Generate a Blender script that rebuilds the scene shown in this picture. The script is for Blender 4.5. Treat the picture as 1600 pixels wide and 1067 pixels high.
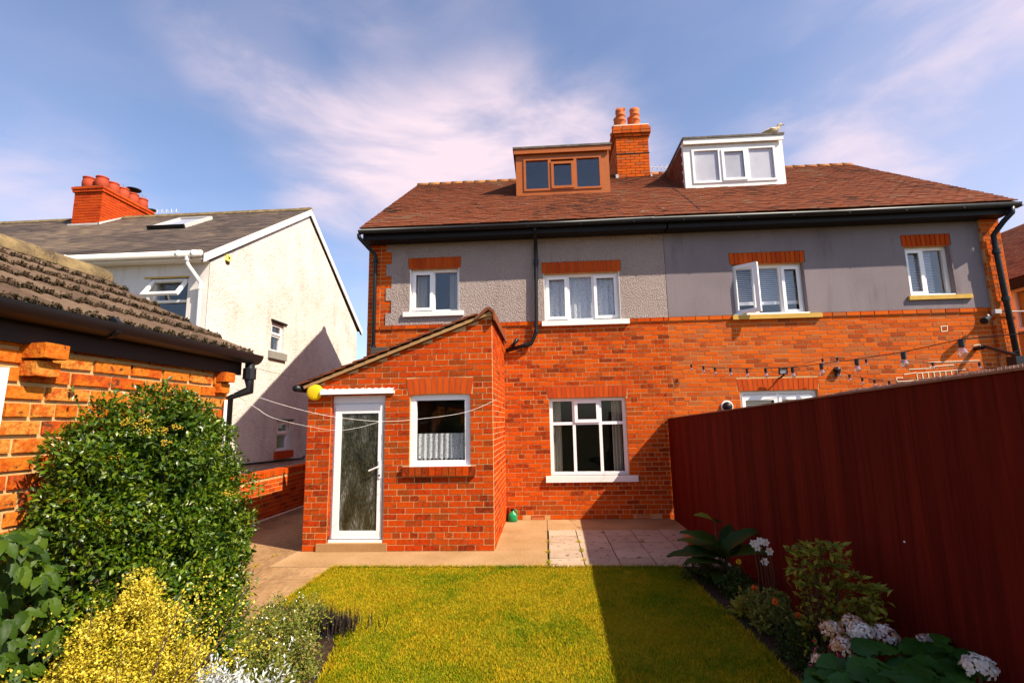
import bpy, bmesh, math, random
import numpy as np
from mathutils import Vector, Matrix
random.seed(7); RNG = np.random.default_rng(7)
for o in list(bpy.data.objects): bpy.data.objects.remove(o)
SC = bpy.context.scene; COL = SC.collection
# ------------------------------------------------------------------ camera
F, YAW, PIT, ROL, H = 793.3, 0.061908, 0.154597, 0.018571, 1.62
cy, sy, cp, sp, cr, sr = math.cos(YAW), math.sin(YAW), math.cos(PIT), math.sin(PIT), math.cos(ROL), math.sin(ROL)
RR = np.array([[cy,-sy,0],[sy,cy,0],[0,0,1]]) @ np.array([[1,0,0],[0,cp,-sp],[0,sp,cp]]) @ np.array([[cr,0,sr],[0,1,0],[-sr,0,cr]])
CAM = np.array([0,0,H])
cd = bpy.data.cameras.new('camera'); cam = bpy.data.objects.new('camera', cd); COL.objects.link(cam)
cd.sensor_fit = 'HORIZONTAL'; cd.sensor_width = 36; cd.lens = F/1600*36; cd.clip_start = .05; cd.clip_end = 2000
m = Matrix.Identity(4)
for i in range(3):
    m[i][0] = RR[i,0]; m[i][1] = RR[i,2]; m[i][2] = -RR[i,1]; m[i][3] = CAM[i]
cam.matrix_world = m; SC.camera = cam
# ------------------------------------------------------------------ sun and sky
SUNV = Vector((.915, -.48, 1)).normalized()
EL = math.asin(SUNV.z); AZ = math.atan2(SUNV.x, SUNV.y)
sd = bpy.data.lights.new('sun', 'SUN'); sd.energy = 5.0; sd.angle = math.radians(.55); sd.color = (1, .89, .74)
sun = bpy.data.objects.new('sun', sd); COL.objects.link(sun); sun.location = (20,-10,25)
sun.rotation_euler = (-SUNV).to_track_quat('-Z', 'Y').to_euler()
W = bpy.data.worlds.new('World'); SC.world = W; W.use_nodes = True
wn, wl = W.node_tree.nodes, W.node_tree.links; wn.clear()
def WN(t, **k):
    n = wn.new(t)
    for a, b in k.items(): setattr(n, a, b)
    return n
def wset(n, i, v):
    if isinstance(v, bpy.types.NodeSocket): wl.new(v, n.inputs[i])
    else: n.inputs[i].default_value = v
def wmath(op, a, b=0, c=0):
    n = WN('ShaderNodeMath', operation=op); wset(n,0,a); wset(n,1,b); wset(n,2,c); return n.outputs[0]
sky = WN('ShaderNodeTexSky'); sky.sky_type = 'NISHITA'; sky.sun_disc = False
sky.sun_elevation = EL; sky.sun_rotation = AZ; sky.air_density = 1.0; sky.dust_density = 1.0; sky.ozone_density = 2.0
tint = WN('ShaderNodeMix', data_type='RGBA', blend_type='MULTIPLY'); tint.inputs[0].default_value = 1
wl.new(sky.outputs[0], tint.inputs[6]); tint.inputs[7].default_value = (1.03, 1.0, 1.06, 1)
tc = WN('ShaderNodeTexCoord')
mp = WN('ShaderNodeMapping'); mp.inputs['Rotation'].default_value = (0, .75, .3); mp.inputs['Scale'].default_value = (1.6, 1.2, 4.2)
wl.new(tc.outputs['Generated'], mp.inputs[0])
nz = WN('ShaderNodeTexNoise'); nz.inputs['Scale'].default_value = 1.7; nz.inputs['Detail'].default_value = 9; nz.inputs['Roughness'].default_value = .55; nz.inputs['Distortion'].default_value = .35
wl.new(mp.outputs[0], nz.inputs[0])
def at(x, y, X=None, Y=None, Z=None):
    d = RR @ np.array([(x-800)/F, 1, -(y-533.5)/F])
    t = X/d[0] if X is not None else (Y/d[1] if Y is not None else (Z-H)/d[2])
    return CAM + t*d
def pdir(x, y):
    d = RR @ np.array([(x-800)/F, 1, -(y-533.5)/F]); return tuple(d/np.linalg.norm(d))
acc = None                                   # broad cloud banks, as directions in the sky
for (px, py, c0, c1, wgt) in ((350,10,.990,1,.30),(395,100,.992,1,.35),(450,185,.992,1,.45),(530,245,.985,1,.6),(650,255,.982,1,.65),(790,250,.976,1,.85),(910,265,.98,1,.7),(620,330,.97,1,.45),(1540,120,.95,1,.5),(1600,270,.94,1,.65),(1330,220,.975,1,.3),(20,350,.98,1,.55),(700,40,.965,1,.15),(500,50,.985,1,.2)):
    vm = WN('ShaderNodeVectorMath', operation='DOT_PRODUCT'); wl.new(tc.outputs['Generated'], vm.inputs[0]); vm.inputs[1].default_value = pdir(px, py)
    mr = WN('ShaderNodeMapRange', interpolation_type='SMOOTHSTEP'); wl.new(vm.outputs['Value'], mr.inputs[0])
    mr.inputs[1].default_value = c0; mr.inputs[2].default_value = c1; mr.inputs[3].default_value = 0; mr.inputs[4].default_value = wgt
    acc = mr.outputs[0] if acc is None else wmath('SUBTRACT', wmath('ADD', acc, mr.outputs[0]), wmath('MULTIPLY', acc, mr.outputs[0]))
nn = WN('ShaderNodeMapRange', interpolation_type='SMOOTHSTEP'); wl.new(nz.outputs[0], nn.inputs[0]); nn.inputs[1].default_value = .40; nn.inputs[2].default_value = .72
cm = wmath('MULTIPLY', wmath('ADD', wmath('MULTIPLY', acc, .85), .06), nn.outputs[0])
cm = wmath('ADD', wmath('ADD', cm, .025), wmath('MULTIPLY', wmath('MULTIPLY', acc, acc), .30))
cm = wmath('MINIMUM', cm, .92)
cmix = WN('ShaderNodeMix', data_type='RGBA'); wl.new(cm, cmix.inputs[0]); wl.new(tint.outputs[2], cmix.inputs[6]); cmix.inputs[7].default_value = (5.2, 4.2, 4.6, 1)
bg = WN('ShaderNodeBackground'); bg.inputs[1].default_value = .108; wl.new(cmix.outputs[2], bg.inputs[0])
wo = WN('ShaderNodeOutputWorld'); wl.new(bg.outputs[0], wo.inputs[0])
SC.view_settings.view_transform = 'Standard'; SC.view_settings.look = 'None'; SC.view_settings.gamma = 1; SC.view_settings.exposure = .92
SC.view_settings.use_curve_mapping = False
SC.render.engine = 'CYCLES'; SC.cycles.max_bounces = 7; SC.cycles.transparent_max_bounces = 12
SC.render.resolution_x = 1024; SC.render.resolution_y = 682
# ------------------------------------------------------------------ materials
MAT = {}
def mat(name, ramp, rnd=0., nscale=4., nw=0., rough=.8, spec=.3, bump=None, trans=0., metal=0., nscale2=None, nw2=0., stretch=None, coat=0, speck=None, vor=False, streak=None):
    """ramp: colours spread evenly; the factor is piece-random * rnd + noises"""
    mt = bpy.data.materials.new(name); mt.use_nodes = True; nt = mt.node_tree; n, l = nt.nodes, nt.links
    b = n['Principled BSDF']; b.inputs['Roughness'].default_value = rough; b.inputs['Specular IOR Level'].default_value = spec; b.inputs['Metallic'].default_value = metal
    def N(t, **k):
        q = n.new(t)
        for a, v in k.items(): setattr(q, a, v)
        return q
    def mth(op, a, c):
        q = N('ShaderNodeMath', operation=op)
        for i, v in enumerate((a, c)):
            if isinstance(v, bpy.types.NodeSocket): l.new(v, q.inputs[i])
            else: q.inputs[i].default_value = v
        return q.outputs[0]
    g = N('ShaderNodeNewGeometry'); pos = g.outputs['Position']
    if stretch:
        mpn = N('ShaderNodeMapping'); mpn.inputs['Scale'].default_value = stretch; l.new(pos, mpn.inputs[0]); pos = mpn.outputs[0]
    def noise(s, d=4):
        q = N('ShaderNodeTexNoise'); q.inputs['Scale'].default_value = s; q.inputs['Detail'].default_value = d; l.new(pos, q.inputs[0]); return q.outputs[0]
    fac = .5*(1-rnd) if not rnd else None
    base = mth('ADD', .5 - .5*min(rnd,1) , 0)
    if rnd:
        oi = N('ShaderNodeObjectInfo')
        r = mth('FRACT', mth('ADD', oi.outputs['Random'], g.outputs['Random Per Island']), 0)
        base = mth('ADD', base, mth('MULTIPLY', r, rnd))
    if nw: base = mth('ADD', base, mth('MULTIPLY', mth('SUBTRACT', noise(nscale), .5), nw*2))
    if nw2: base = mth('ADD', base, mth('MULTIPLY', mth('SUBTRACT', noise(nscale2, 6), .5), nw2*2))
    cr_ = N('ShaderNodeValToRGB'); el = cr_.color_ramp.elements
    while len(el) < len(ramp): el.new(.5)
    for i, c in enumerate(ramp):
        el[i].position = i/max(1, len(ramp)-1); el[i].color = (*c, 1)
    l.new(base, cr_.inputs[0]); col = cr_.outputs[0]
    if speck:                                     # (scale, threshold, colour): spots with a shape of their own
        q = noise(speck[0], 3); mrn = N('ShaderNodeMapRange'); l.new(q, mrn.inputs[0]); mrn.inputs[1].default_value = speck[1]; mrn.inputs[2].default_value = speck[1]+.06
        mx = N('ShaderNodeMix', data_type='RGBA'); l.new(mrn.outputs[0], mx.inputs[0]); l.new(col, mx.inputs[6]); mx.inputs[7].default_value = (*speck[2], 1); col = mx.outputs[2]
    if streak:                                    # rain-washed stains running down: (width scale, height scale, start, amount)
        sm = N('ShaderNodeMapping'); sm.inputs['Scale'].default_value = (streak[0], streak[0], streak[1]); l.new(g.outputs['Position'], sm.inputs[0])
        sq = N('ShaderNodeTexNoise'); sq.inputs['Scale'].default_value = 1; sq.inputs['Detail'].default_value = 6; sq.inputs['Roughness'].default_value = .65; l.new(sm.outputs[0], sq.inputs[0])
        sr_ = N('ShaderNodeMapRange', interpolation_type='SMOOTHSTEP'); l.new(sq.outputs[0], sr_.inputs[0]); sr_.inputs[1].default_value = streak[2]; sr_.inputs[2].default_value = streak[2]+.25; sr_.inputs[4].default_value = streak[3]
        sx = N('ShaderNodeMix', data_type='RGBA', blend_type='MULTIPLY'); l.new(sr_.outputs[0], sx.inputs[0]); l.new(col, sx.inputs[6]); sx.inputs[7].default_value = (.45,.40,.36,1); col = sx.outputs[2]
    l.new(col, b.inputs['Base Color'])
    if bump:
        bn = N('ShaderNodeBump'); bn.inputs['Strength'].default_value = bump[1]; bn.inputs['Distance'].default_value = bump[2] if len(bump) > 2 else .01
        if vor:
            v = N('ShaderNodeTexVoronoi'); v.inputs['Scale'].default_value = bump[0]; l.new(pos, v.inputs[0]); hgt = mth('ADD', mth('MULTIPLY', v.outputs[0], -1), mth('MULTIPLY', noise(bump[0]*.6), .8))
        else: hgt = noise(bump[0], 5)
        l.new(hgt, bn.inputs['Height']); l.new(bn.outputs[0], b.inputs['Normal'])
    if coat: b.inputs['Coat Weight'].default_value = coat
    if trans:
        tr = N('ShaderNodeBsdfTranslucent'); l.new(col, tr.inputs[0]); ms = N('ShaderNodeMixShader'); ms.inputs[0].default_value = trans
        l.new(b.outputs[0], ms.inputs[1]); l.new(tr.outputs[0], ms.inputs[2]); l.new(ms.outputs[0], n['Material Output'].inputs[0])
    MAT[name] = mt; return mt
def glass(name, refl=.07, tint=(.85,.9,.9), rough=0.0, bump=None):
    mt = bpy.data.materials.new(name); mt.use_nodes = True; nt = mt.node_tree; n, l = nt.nodes, nt.links; n.remove(n['Principled BSDF'])
    t = n.new('ShaderNodeBsdfTransparent'); t.inputs[0].default_value = (*tint, 1)
    g = n.new('ShaderNodeBsdfGlossy'); g.inputs['Roughness'].default_value = rough
    fr = n.new('ShaderNodeLayerWeight'); fr.inputs[0].default_value = .5; pw = n.new('ShaderNodeMath'); pw.operation = 'POWER'; l.new(fr.outputs['Facing'], pw.inputs[0]); pw.inputs[1].default_value = 5
    ad = n.new('ShaderNodeMath'); ad.operation = 'ADD'; l.new(pw.outputs[0], ad.inputs[0]); ad.inputs[1].default_value = refl; ad.use_clamp = True
    ms = n.new('ShaderNodeMixShader'); l.new(ad.outputs[0], ms.inputs[0]); l.new(t.outputs[0], ms.inputs[1]); l.new(g.outputs[0], ms.inputs[2])
    l.new(ms.outputs[0], n['Material Output'].inputs[0]); MAT[name] = mt
BR = [(.18,.028,.006),(.42,.046,.003),(.50,.066,.003),(.54,.084,.004),(.48,.058,.003),(.28,.052,.008),(.51,.074,.004)]
mat('brick', BR, rnd=.95, nscale=24, nw=.28, nscale2=.6, nw2=.25, spec=.06, rough=.85, bump=(120,.35,.004), streak=(1.6,.7,.52,.5))
mat('brick_lean', [(.15,.024,.006),(.41,.037,.003),(.48,.053,.003),(.52,.070,.004),(.45,.044,.003),(.22,.045,.008),(.49,.060,.003)], rnd=.95, nscale=24, nw=.30, nscale2=.8, nw2=.2, rough=.85, spec=.06, bump=(110,.5,.006), streak=(1.6,.7,.56,.35))
mat('mortar_lean', [(.46,.25,.10),(.62,.37,.17)], nscale=9, nw=.6, rough=.95, spec=.06, bump=(90,.5,.004))
mat('brick_upper', [(.28,.05,.012),(.49,.075,.007),(.54,.095,.008),(.56,.105,.009),(.51,.08,.007),(.36,.095,.028),(.54,.095,.008)], rnd=.95, nscale=30, nw=.12, nscale2=.6, nw2=.2, spec=.06, rough=.85, bump=(120,.35,.004), streak=(1.6,.7,.54,.4))
mat('brick_arch', [(.38,.042,.007),(.50,.075,.009),(.44,.055,.008)], rnd=.9, nscale=40, nw=.2, spec=.06, rough=.85, bump=(120,.3,.004))
mat('brick_old', [(.16,.05,.02),(.38,.055,.007),(.44,.105,.009),(.48,.15,.016),(.40,.075,.008),(.48,.20,.034),(.34,.050,.007)], rnd=.85, nscale=11, nw=.4, nscale2=50, nw2=.25, spec=.06, rough=.9, bump=(45,.7,.012), speck=(21,.64,(.09,.033,.014)))
mat('brick_plinth', [(.34,.035,.008),(.48,.062,.009),(.42,.045,.008)], rnd=.9, nscale=30, nw=.15, spec=.06, rough=.85, bump=(120,.3,.004))
mat('mortar', [(.42,.21,.08),(.60,.36,.16)], nscale=9, nw=.6, spec=.06, rough=.95, bump=(90,.5,.004))
mat('mortar_dark', [(.10,.04,.018),(.22,.10,.045)], nscale=9, nw=.6, rough=.95, spec=.06)
mat('mortar_old', [(.38,.235,.085),(.53,.36,.165)], nscale=12, nw=.6, spec=.06, rough=.95, bump=(60,.7,.006))
mat('mortar_pale', [(.72,.56,.38),(.80,.68,.50)], nscale=20, nw=.6, rough=.95)
mat('roughcast', [(.30,.235,.21),(.52,.415,.365)], nscale=60, nw=.65, nscale2=1.2, nw2=.25, spec=.06, rough=.95, bump=(58,1.0,.055), streak=(3,.5,.52,.4))
mat('smooth_render', [(.16,.130,.135),(.27,.225,.23)], nscale=40, nw=.35, nscale2=1.0, nw2=.55, spec=.06, rough=.9, bump=(130,.4,.004), speck=(7,.76,(.40,.36,.34)), streak=(4,.5,.50,.55))
mat('white_render', [(.44,.38,.33),(.61,.55,.475),(.69,.635,.56)], nscale=1.3, nw=.6, nscale2=9, nw2=.45, spec=.06, rough=.9, bump=(22,.8,.03), streak=(3,.5,.52,.45))
mat('white_render_shade_side', [(.60,.55,.50),(.72,.67,.61)], nscale=3, nw=.5, spec=.06, rough=.9, bump=(60,.6,.01), streak=(3,.5,.52,.4))  # copy of the white render, coloured paler for the less sunlit front wall
mat('upvc', [(.80,.77,.74),(.84,.82,.80)], nscale=3, nw=.4, rough=.35, spec=.5)
mat('white_paint', [(.74,.69,.62),(.83,.80,.75)], nscale=10, nw=.5, rough=.55, spec=.4)
mat('sandstone', [(.46,.27,.05),(.62,.38,.08)], nscale=12, nw=.5, rough=.85, bump=(60,.4,.005))
mat('grey_stone', [(.16,.15,.13),(.28,.26,.22)], nscale=12, nw=.5, rough=.9)
mat('black_plastic', [(.006,.006,.007),(.012,.012,.013)], nscale=5, nw=.4, rough=.42, spec=.3)
mat('black_paint', [(.006,.005,.006),(.014,.012,.011)], nscale=8, nw=.5, rough=.55, spec=.22)
mat('brown_fascia', [(.008,.004,.0035),(.015,.008,.006)], nscale=6, nw=.5, rough=.55, spec=.35)
mat('wood_dormer', [(.25,.050,.005),(.38,.095,.008),(.31,.068,.006)], nscale=5, nw=.6, rough=.45, spec=.4, stretch=(1,1,6), bump=(30,.2,.004))
mat('tile', [(.055,.024,.014),(.10,.034,.017),(.165,.046,.020),(.20,.058,.024),(.15,.052,.027),(.19,.11,.06)], rnd=.5, nscale=.8, nw=.75, nscale2=12, nw2=.3, spec=.1, rough=.88, bump=(80,.5,.006), speck=(7,.67,(.20,.15,.09)))
mat('tile_lichen', [(.13,.045,.02),(.27,.10,.025),(.36,.17,.035)], rnd=.4, nscale=9, nw=.6, rough=.95, bump=(50,.8,.01))
mat('slate', [(.045,.033,.028),(.075,.056,.045),(.12,.085,.062),(.19,.135,.085)], rnd=.45, nscale=.9, nw=.75, nscale2=9, nw2=.45, spec=.15, rough=.8, bump=(60,.5,.006), stretch=(.35,1,1))
mat('concrete_tile', [(.055,.035,.024),(.11,.070,.046),(.16,.11,.072)], rnd=.45, nscale=6, nw=.35, nscale2=40, nw2=.3, spec=.06, rough=.95, bump=(60,.7,.008), speck=(18,.70,(.30,.24,.12)))
mat('moss', [(.018,.016,.010),(.045,.036,.018),(.07,.05,.02)], rnd=.7, nscale=30, nw=.4, spec=.06, rough=1, bump=(120,.8,.006))
mat('ridge_lichen', [(.07,.048,.028),(.16,.11,.05),(.27,.19,.075)], nscale=9, nw=.8, nscale2=45, nw2=.3, rough=.95, bump=(50,.9,.01), speck=(20,.66,(.09,.06,.035)))
mat('terracotta', [(.42,.08,.02),(.60,.15,.03)], rnd=.5, nscale=8, nw=.4, rough=.8)
mat('terracotta_red', [(.28,.032,.010),(.42,.055,.014)], rnd=.5, nscale=8, nw=.4, rough=.75)
mat('lead', [(.34,.32,.30),(.55,.52,.48)], nscale=6, nw=.5, rough=.6)
mat('felt', [(.05,.045,.04),(.20,.17,.13)], nscale=10, nw=.9, rough=.95, bump=(40,.5,.006))
mat('concrete', [(.25,.125,.045),(.34,.19,.075),(.42,.25,.11)], nscale=1.1, nw=.7, nscale2=28, nw2=.3, spec=.06, rough=.93, bump=(90,.5,.006), speck=(3.2,.70,(.24,.13,.06)))
mat('concrete_new', [(.24,.135,.052),(.35,.21,.096),(.45,.285,.145)], nscale=1.6, nw=.6, nscale2=45, nw2=.7, spec=.06, rough=.93, bump=(120,.4,.005), streak=(1.2,1.2,.52,.5))
mat('concrete_drive', [(.15,.08,.035),(.29,.165,.073),(.41,.25,.12)], nscale=1.6, nw=.75, nscale2=30, nw2=.65, spec=.06, rough=.93, bump=(90,.5,.006), stretch=(1,.35,1), streak=(1.5,1.5,.5,.5))
mat('flag', [(.29,.20,.135),(.41,.30,.205),(.48,.36,.25)], rnd=.5, nscale=5, nw=.4, nscale2=40, nw2=.2, spec=.06, rough=.9, bump=(60,.5,.006), speck=(11,.62,(.13,.09,.065)))
mat('soil', [(.018,.011,.008),(.05,.03,.018),(.075,.045,.025)], nscale=12, nw=.8, spec=.06, rough=1, bump=(30,1,.03))
mat('ground', [(.05,.045,.015),(.09,.075,.03)], nscale=.3, nw=.8, spec=.06, rough=1)
mat('lawn_base', [(.09,.11,.005),(.17,.16,.007),(.28,.21,.011)], nscale=1.4, nw=.7, nscale2=9, nw2=.4, spec=.06, rough=1)
mat('grass', [(.08,.16,.003),(.19,.225,.004),(.33,.28,.006),(.56,.34,.014),(.29,.26,.005)], rnd=.6, nscale=1.3, nw=.7, nscale2=7, nw2=.35, rough=.75, spec=.05, trans=.3)
mat('fence', [(.034,.0030,.0020),(.080,.0070,.0038),(.115,.0105,.0054),(.15,.017,.008)], rnd=.14, nscale=5, nw=.45, nscale2=34, nw2=.5, stretch=(1,1,.05), rough=.75, spec=.05, bump=(40,.35,.004), streak=(3,.25,.52,.45))
mat('fence_cap', [(.16,.06,.035),(.30,.14,.08)], nscale=12, nw=.7, rough=.9)
mat('reed', [(.36,.20,.12),(.60,.40,.27)], rnd=.9, rough=.85)
mat('yellow_plastic', [(.80,.50,.004),(.86,.56,.006)], nscale=5, nw=.3, rough=.4, spec=.4)
mat('green_plastic', [(.003,.20,.06),(.006,.28,.09)], nscale=5, nw=.3, rough=.35, spec=.5)
mat('steel', [(.45,.44,.43),(.6,.59,.58)], nscale=5, nw=.3, rough=.35, metal=.8)
mat('wire_white', [(.70,.64,.58),(.75,.70,.64)], rough=.6)
mat('bulb', [(.75,.70,.65),(.85,.80,.76)], rough=.12, spec=.8, trans=.4)
mat('interior', [(.05,.04,.035),(.08,.07,.06)], nscale=2, nw=.4, rough=.9)
mat('curtain', [(.42,.36,.27),(.55,.48,.37)], nscale=5, nw=.4, rough=.9, trans=.25)
mat('lace', [(.16,.16,.18),(.70,.68,.68),(.84,.82,.80),(.86,.84,.82)], nscale=50, nw=1.1, rough=.9, trans=.35)
mat('blind', [(.74,.73,.74),(.82,.80,.80)], nscale=5, nw=.4, rough=.6)
mat('frosted', [(.30,.30,.34),(.50,.49,.52)], nscale=1.6, nw=.9, rough=.25, spec=.7)
mat('sticker_yellow', [(.75,.62,.12),(.80,.68,.18)], rough=.5)
mat('mustard_wall', [(.30,.19,.06),(.38,.26,.10)], nscale=5, nw=.4, rough=.9)
mat('leaf_gloss', [(.014,.038,.002),(.042,.090,.003),(.090,.145,.005),(.20,.22,.012)], rnd=.85, nscale=2, nw=.25, rough=.34, spec=.4, trans=.22)
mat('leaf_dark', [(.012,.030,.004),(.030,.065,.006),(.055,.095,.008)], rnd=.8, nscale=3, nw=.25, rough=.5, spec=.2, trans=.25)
mat('leaf_creeper', [(.012,.032,.002),(.036,.075,.004),(.080,.125,.008)], rnd=.8, nscale=8, nw=.25, rough=.5, spec=.2, trans=.3)
mat('leaf_yellow', [(.14,.15,.006),(.46,.36,.014),(.68,.52,.035),(.76,.64,.10)], rnd=.9, nscale=3, nw=.25, rough=.5, spec=.35, trans=.3)
mat('leaf_silver', [(.30,.33,.32),(.56,.58,.56),(.68,.68,.66)], rnd=.8, nscale=6, nw=.3, rough=.8, trans=.15)
mat('leaf_heath', [(.04,.065,.008),(.11,.15,.015),(.22,.23,.03),(.26,.17,.045)], rnd=.85, nscale=4, nw=.3, rough=.6, trans=.25)
mat('leaf_lime', [(.10,.12,.010),(.22,.22,.018),(.34,.30,.03)], rnd=.85, nscale=4, nw=.25, rough=.5, spec=.2, trans=.25)
mat('leaf_hydrangea', [(.012,.050,.005),(.030,.095,.008),(.050,.125,.012)], rnd=.8, nscale=10, nw=.25, rough=.45, spec=.2, trans=.2)
mat('leaf_black', [(.006,.005,.006),(.016,.012,.014),(.07,.04,.03)], rnd=.9, rough=.45, spec=.45)
mat('berry', [(.30,.19,.012),(.44,.29,.018)], rnd=.8, rough=.6)
mat('petal_white', [(.74,.67,.56),(.86,.81,.72)], rnd=.8, rough=.7, trans=.2)
mat('petal_mixed', [(.76,.66,.54),(.58,.26,.05),(.80,.73,.62),(.48,.10,.07),(.76,.64,.50),(.46,.20,.04)], rnd=1, rough=.75, trans=.15)
mat('petal_pink', [(.50,.08,.14),(.74,.68,.63),(.70,.62,.55),(.45,.20,.07),(.76,.70,.64)], rnd=1, rough=.75, trans=.15)
mat('petal_red', [(.42,.01,.02),(.55,.03,.12),(.65,.10,.25)], rnd=1, rough=.6, trans=.2)
mat('petal_orange', [(.75,.10,.01),(.80,.16,.015)], rnd=1, rough=.6, trans=.2)
mat('petal_yellow', [(.80,.50,.01),(.82,.58,.03)], rnd=1, rough=.6, trans=.2)
mat('stem', [(.05,.05,.015),(.10,.07,.03)], nscale=15, nw=.5, rough=.9)
mat('bark', [(.035,.022,.014),(.08,.05,.03)], nscale=20, nw=.6, rough=1, bump=(40,.8,.01))
mat('feather', [(.20,.14,.09),(.50,.38,.22),(.70,.60,.48)], nscale=22, nw=.9, rough=.9)
mat('beak', [(.02,.015,.012),(.04,.03,.02)], rough=.5)
glass('glass_sky', .07, (.96,.97,.98)); glass('glass_dark', .02, (.93,.95,.95)); glass('bulb_glass', .30, (.92,.84,.74))
def door_glass():
    mt = mat('obscured_glass', [(.004,.005,.002),(.018,.020,.007),(.05,.05,.03),(.20,.19,.17)], nscale=1.5, nw=.95, nscale2=12, nw2=.55, rough=.12, spec=.9, stretch=(6,6,1.5), bump=(9,.5,.03)); return mt  # pale streaks in the ramp stand in for reflections on the glass
door_glass()
# ------------------------------------------------------------------ helpers
L = {}
def tag(o, label=None, cat=None, group=None, kind=None):
    if label: o['label'] = label
    if cat: o['category'] = cat
    if group: o['group'] = group
    if kind: o['kind'] = kind
    return o
def link(o, parent=None):
    COL.objects.link(o)
    if parent is not None:
        o.parent = parent
        if parent.name in L: o.matrix_parent_inverse = Matrix.Translation(-L[parent.name])   # children are written in world coordinates
    return o
def thing(name, loc, label, cat, group=None):
    e = bpy.data.objects.new(name, None); e.empty_display_size = .2; COL.objects.link(e); e.location = loc; L[e.name] = Vector(loc)
    return tag(e, label, cat, group)
def mesh_obj(name, verts, faces, material, parent=None, smooth=False):
    me = bpy.data.meshes.new(name); me.from_pydata([tuple(v) for v in verts], [], faces); me.materials.append(MAT[material])
    if smooth: me.polygons.foreach_set('use_smooth', [True]*len(me.polygons))
    me.update(); return link(bpy.data.objects.new(name, me), parent)
class Fr:                                         # a local frame: u to the right, v up, w out of the surface
    def __init__(s, O, U=(1,0,0), V=(0,0,1), Wd=(0,-1,0)):
        s.O, s.U, s.V, s.W = (np.array(q, float) for q in (O, U, V, Wd))
    def p(s, u, v, w): return s.O + s.U*u + s.V*v + s.W*w
class MB:
    def __init__(s): s.v = []; s.f = []
    def add(s, vs, fs):
        k = len(s.v); s.v += [tuple(q) for q in vs]; s.f += [tuple(i+k for i in f) for f in fs]; return s
    def box(s, x0, x1, y0, y1, z0, z1, fr=None):
        vs = [(x,y,z) for z in (z0,z1) for y in (y0,y1) for x in (x0,x1)]
        if fr: vs = [fr.p(*q) for q in vs]
        return s.add(vs, [(0,2,3,1),(4,5,7,6),(0,1,5,4),(2,6,7,3),(0,4,6,2),(1,3,7,5)])
    def lbox(s, fr, u0, u1, v0, v1, w0, w1): return s.box(u0, u1, v0, v1, w0, w1, fr)
    def prism(s, poly, d):                        # poly: 3-D points, d: extrusion vector
        n = len(poly); d = np.array(d, float); p = [np.array(q, float) for q in poly]
        return s.add(p + [q+d for q in p], [tuple(range(n))[::-1], tuple(range(n, 2*n))] + [(i, (i+1) % n, (i+1) % n+n, i+n) for i in range(n)])
    def tube(s, path, r, n=8, caps=True):
        P = [Vector(q) for q in path]; R = r if hasattr(r, '__len__') else [r]*len(P); vs = []; fs = []; ref = None
        for i, q in enumerate(P):
            t = (P[min(i+1, len(P)-1)] - P[max(i-1, 0)]).normalized()
            if ref is None: ref = Vector((0,0,1)) if abs(t.z) < .9 else Vector((1,0,0))
            a = t.cross(ref).normalized(); b = a.cross(t); ref = b
            for k in range(n):
                th = 2*math.pi*k/n; vs.append(q + R[i]*(math.cos(th)*a + math.sin(th)*b))
        for i in range(len(P)-1):
            for k in range(n): fs.append((i*n+k, i*n+(k+1) % n, (i+1)*n+(k+1) % n, (i+1)*n+k))
        if caps: fs += [tuple(range(n))[::-1], tuple(range((len(P)-1)*n, len(P)*n))]
        return s.add(vs, fs)
    def lathe(s, c, prof, n=16, axis='z', fr=None):
        vs = []; fs = []
        for r, z in prof:
            for k in range(n):
                th = 2*math.pi*k/n; q = (r*math.cos(th), r*math.sin(th), z)
                vs.append(fr.p(*q) if fr else (c[0]+q[0], c[1]+q[1], c[2]+q[2]))
        for i in range(len(prof)-1):
            for k in range(n): fs.append((i*n+k, i*n+(k+1) % n, (i+1)*n+(k+1) % n, (i+1)*n+k))
        fs += [tuple(range(n))[::-1], tuple(range((len(prof)-1)*n, len(prof)*n))]
        return s.add(vs, fs)
    def build(s, name, material, parent=None, smooth=False): return mesh_obj(name, s.v, s.f, material, parent, smooth)
def wall_mesh(mb, fr, u0, u1, v0, v1, holes, w0, w1):     # slab between w0 (back) and w1 (front) with real openings
    us = sorted({u0, u1, *[h[0] for h in holes], *[h[1] for h in holes]}); vs = sorted({v0, v1, *[h[2] for h in holes], *[h[3] for h in holes]})
    us = [u for u in us if u0 <= u <= u1]; vs = [v for v in vs if v0 <= v <= v1]
    def solid(i, j):
        if i < 0 or j < 0 or i >= len(us)-1 or j >= len(vs)-1: return False
        a, b = (us[i]+us[i+1])/2, (vs[j]+vs[j+1])/2
        return not any(h[0] < a < h[1] and h[2] < b < h[3] for h in holes)
    for i in range(len(us)-1):
        for j in range(len(vs)-1):
            if not solid(i, j): continue
            a, b, c, d = us[i], us[i+1], vs[j], vs[j+1]; q = lambda u, v, w: fr.p(u, v, w)
            F4 = [[q(a,c,w1),q(b,c,w1),q(b,d,w1),q(a,d,w1)], [q(a,c,w0),q(a,d,w0),q(b,d,w0),q(b,c,w0)]]
            if not solid(i-1, j): F4.append([q(a,c,w0),q(a,c,w1),q(a,d,w1),q(a,d,w0)])
            if not solid(i+1, j): F4.append([q(b,c,w1),q(b,c,w0),q(b,d,w0),q(b,d,w1)])
            if not solid(i, j-1): F4.append([q(a,c,w0),q(b,c,w0),q(b,c,w1),q(a,c,w1)])
            if not solid(i, j+1): F4.append([q(a,d,w1),q(b,d,w1),q(b,d,w0),q(a,d,w0)])
            for f in F4: mb.add(f, [(0,1,2,3)])
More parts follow.
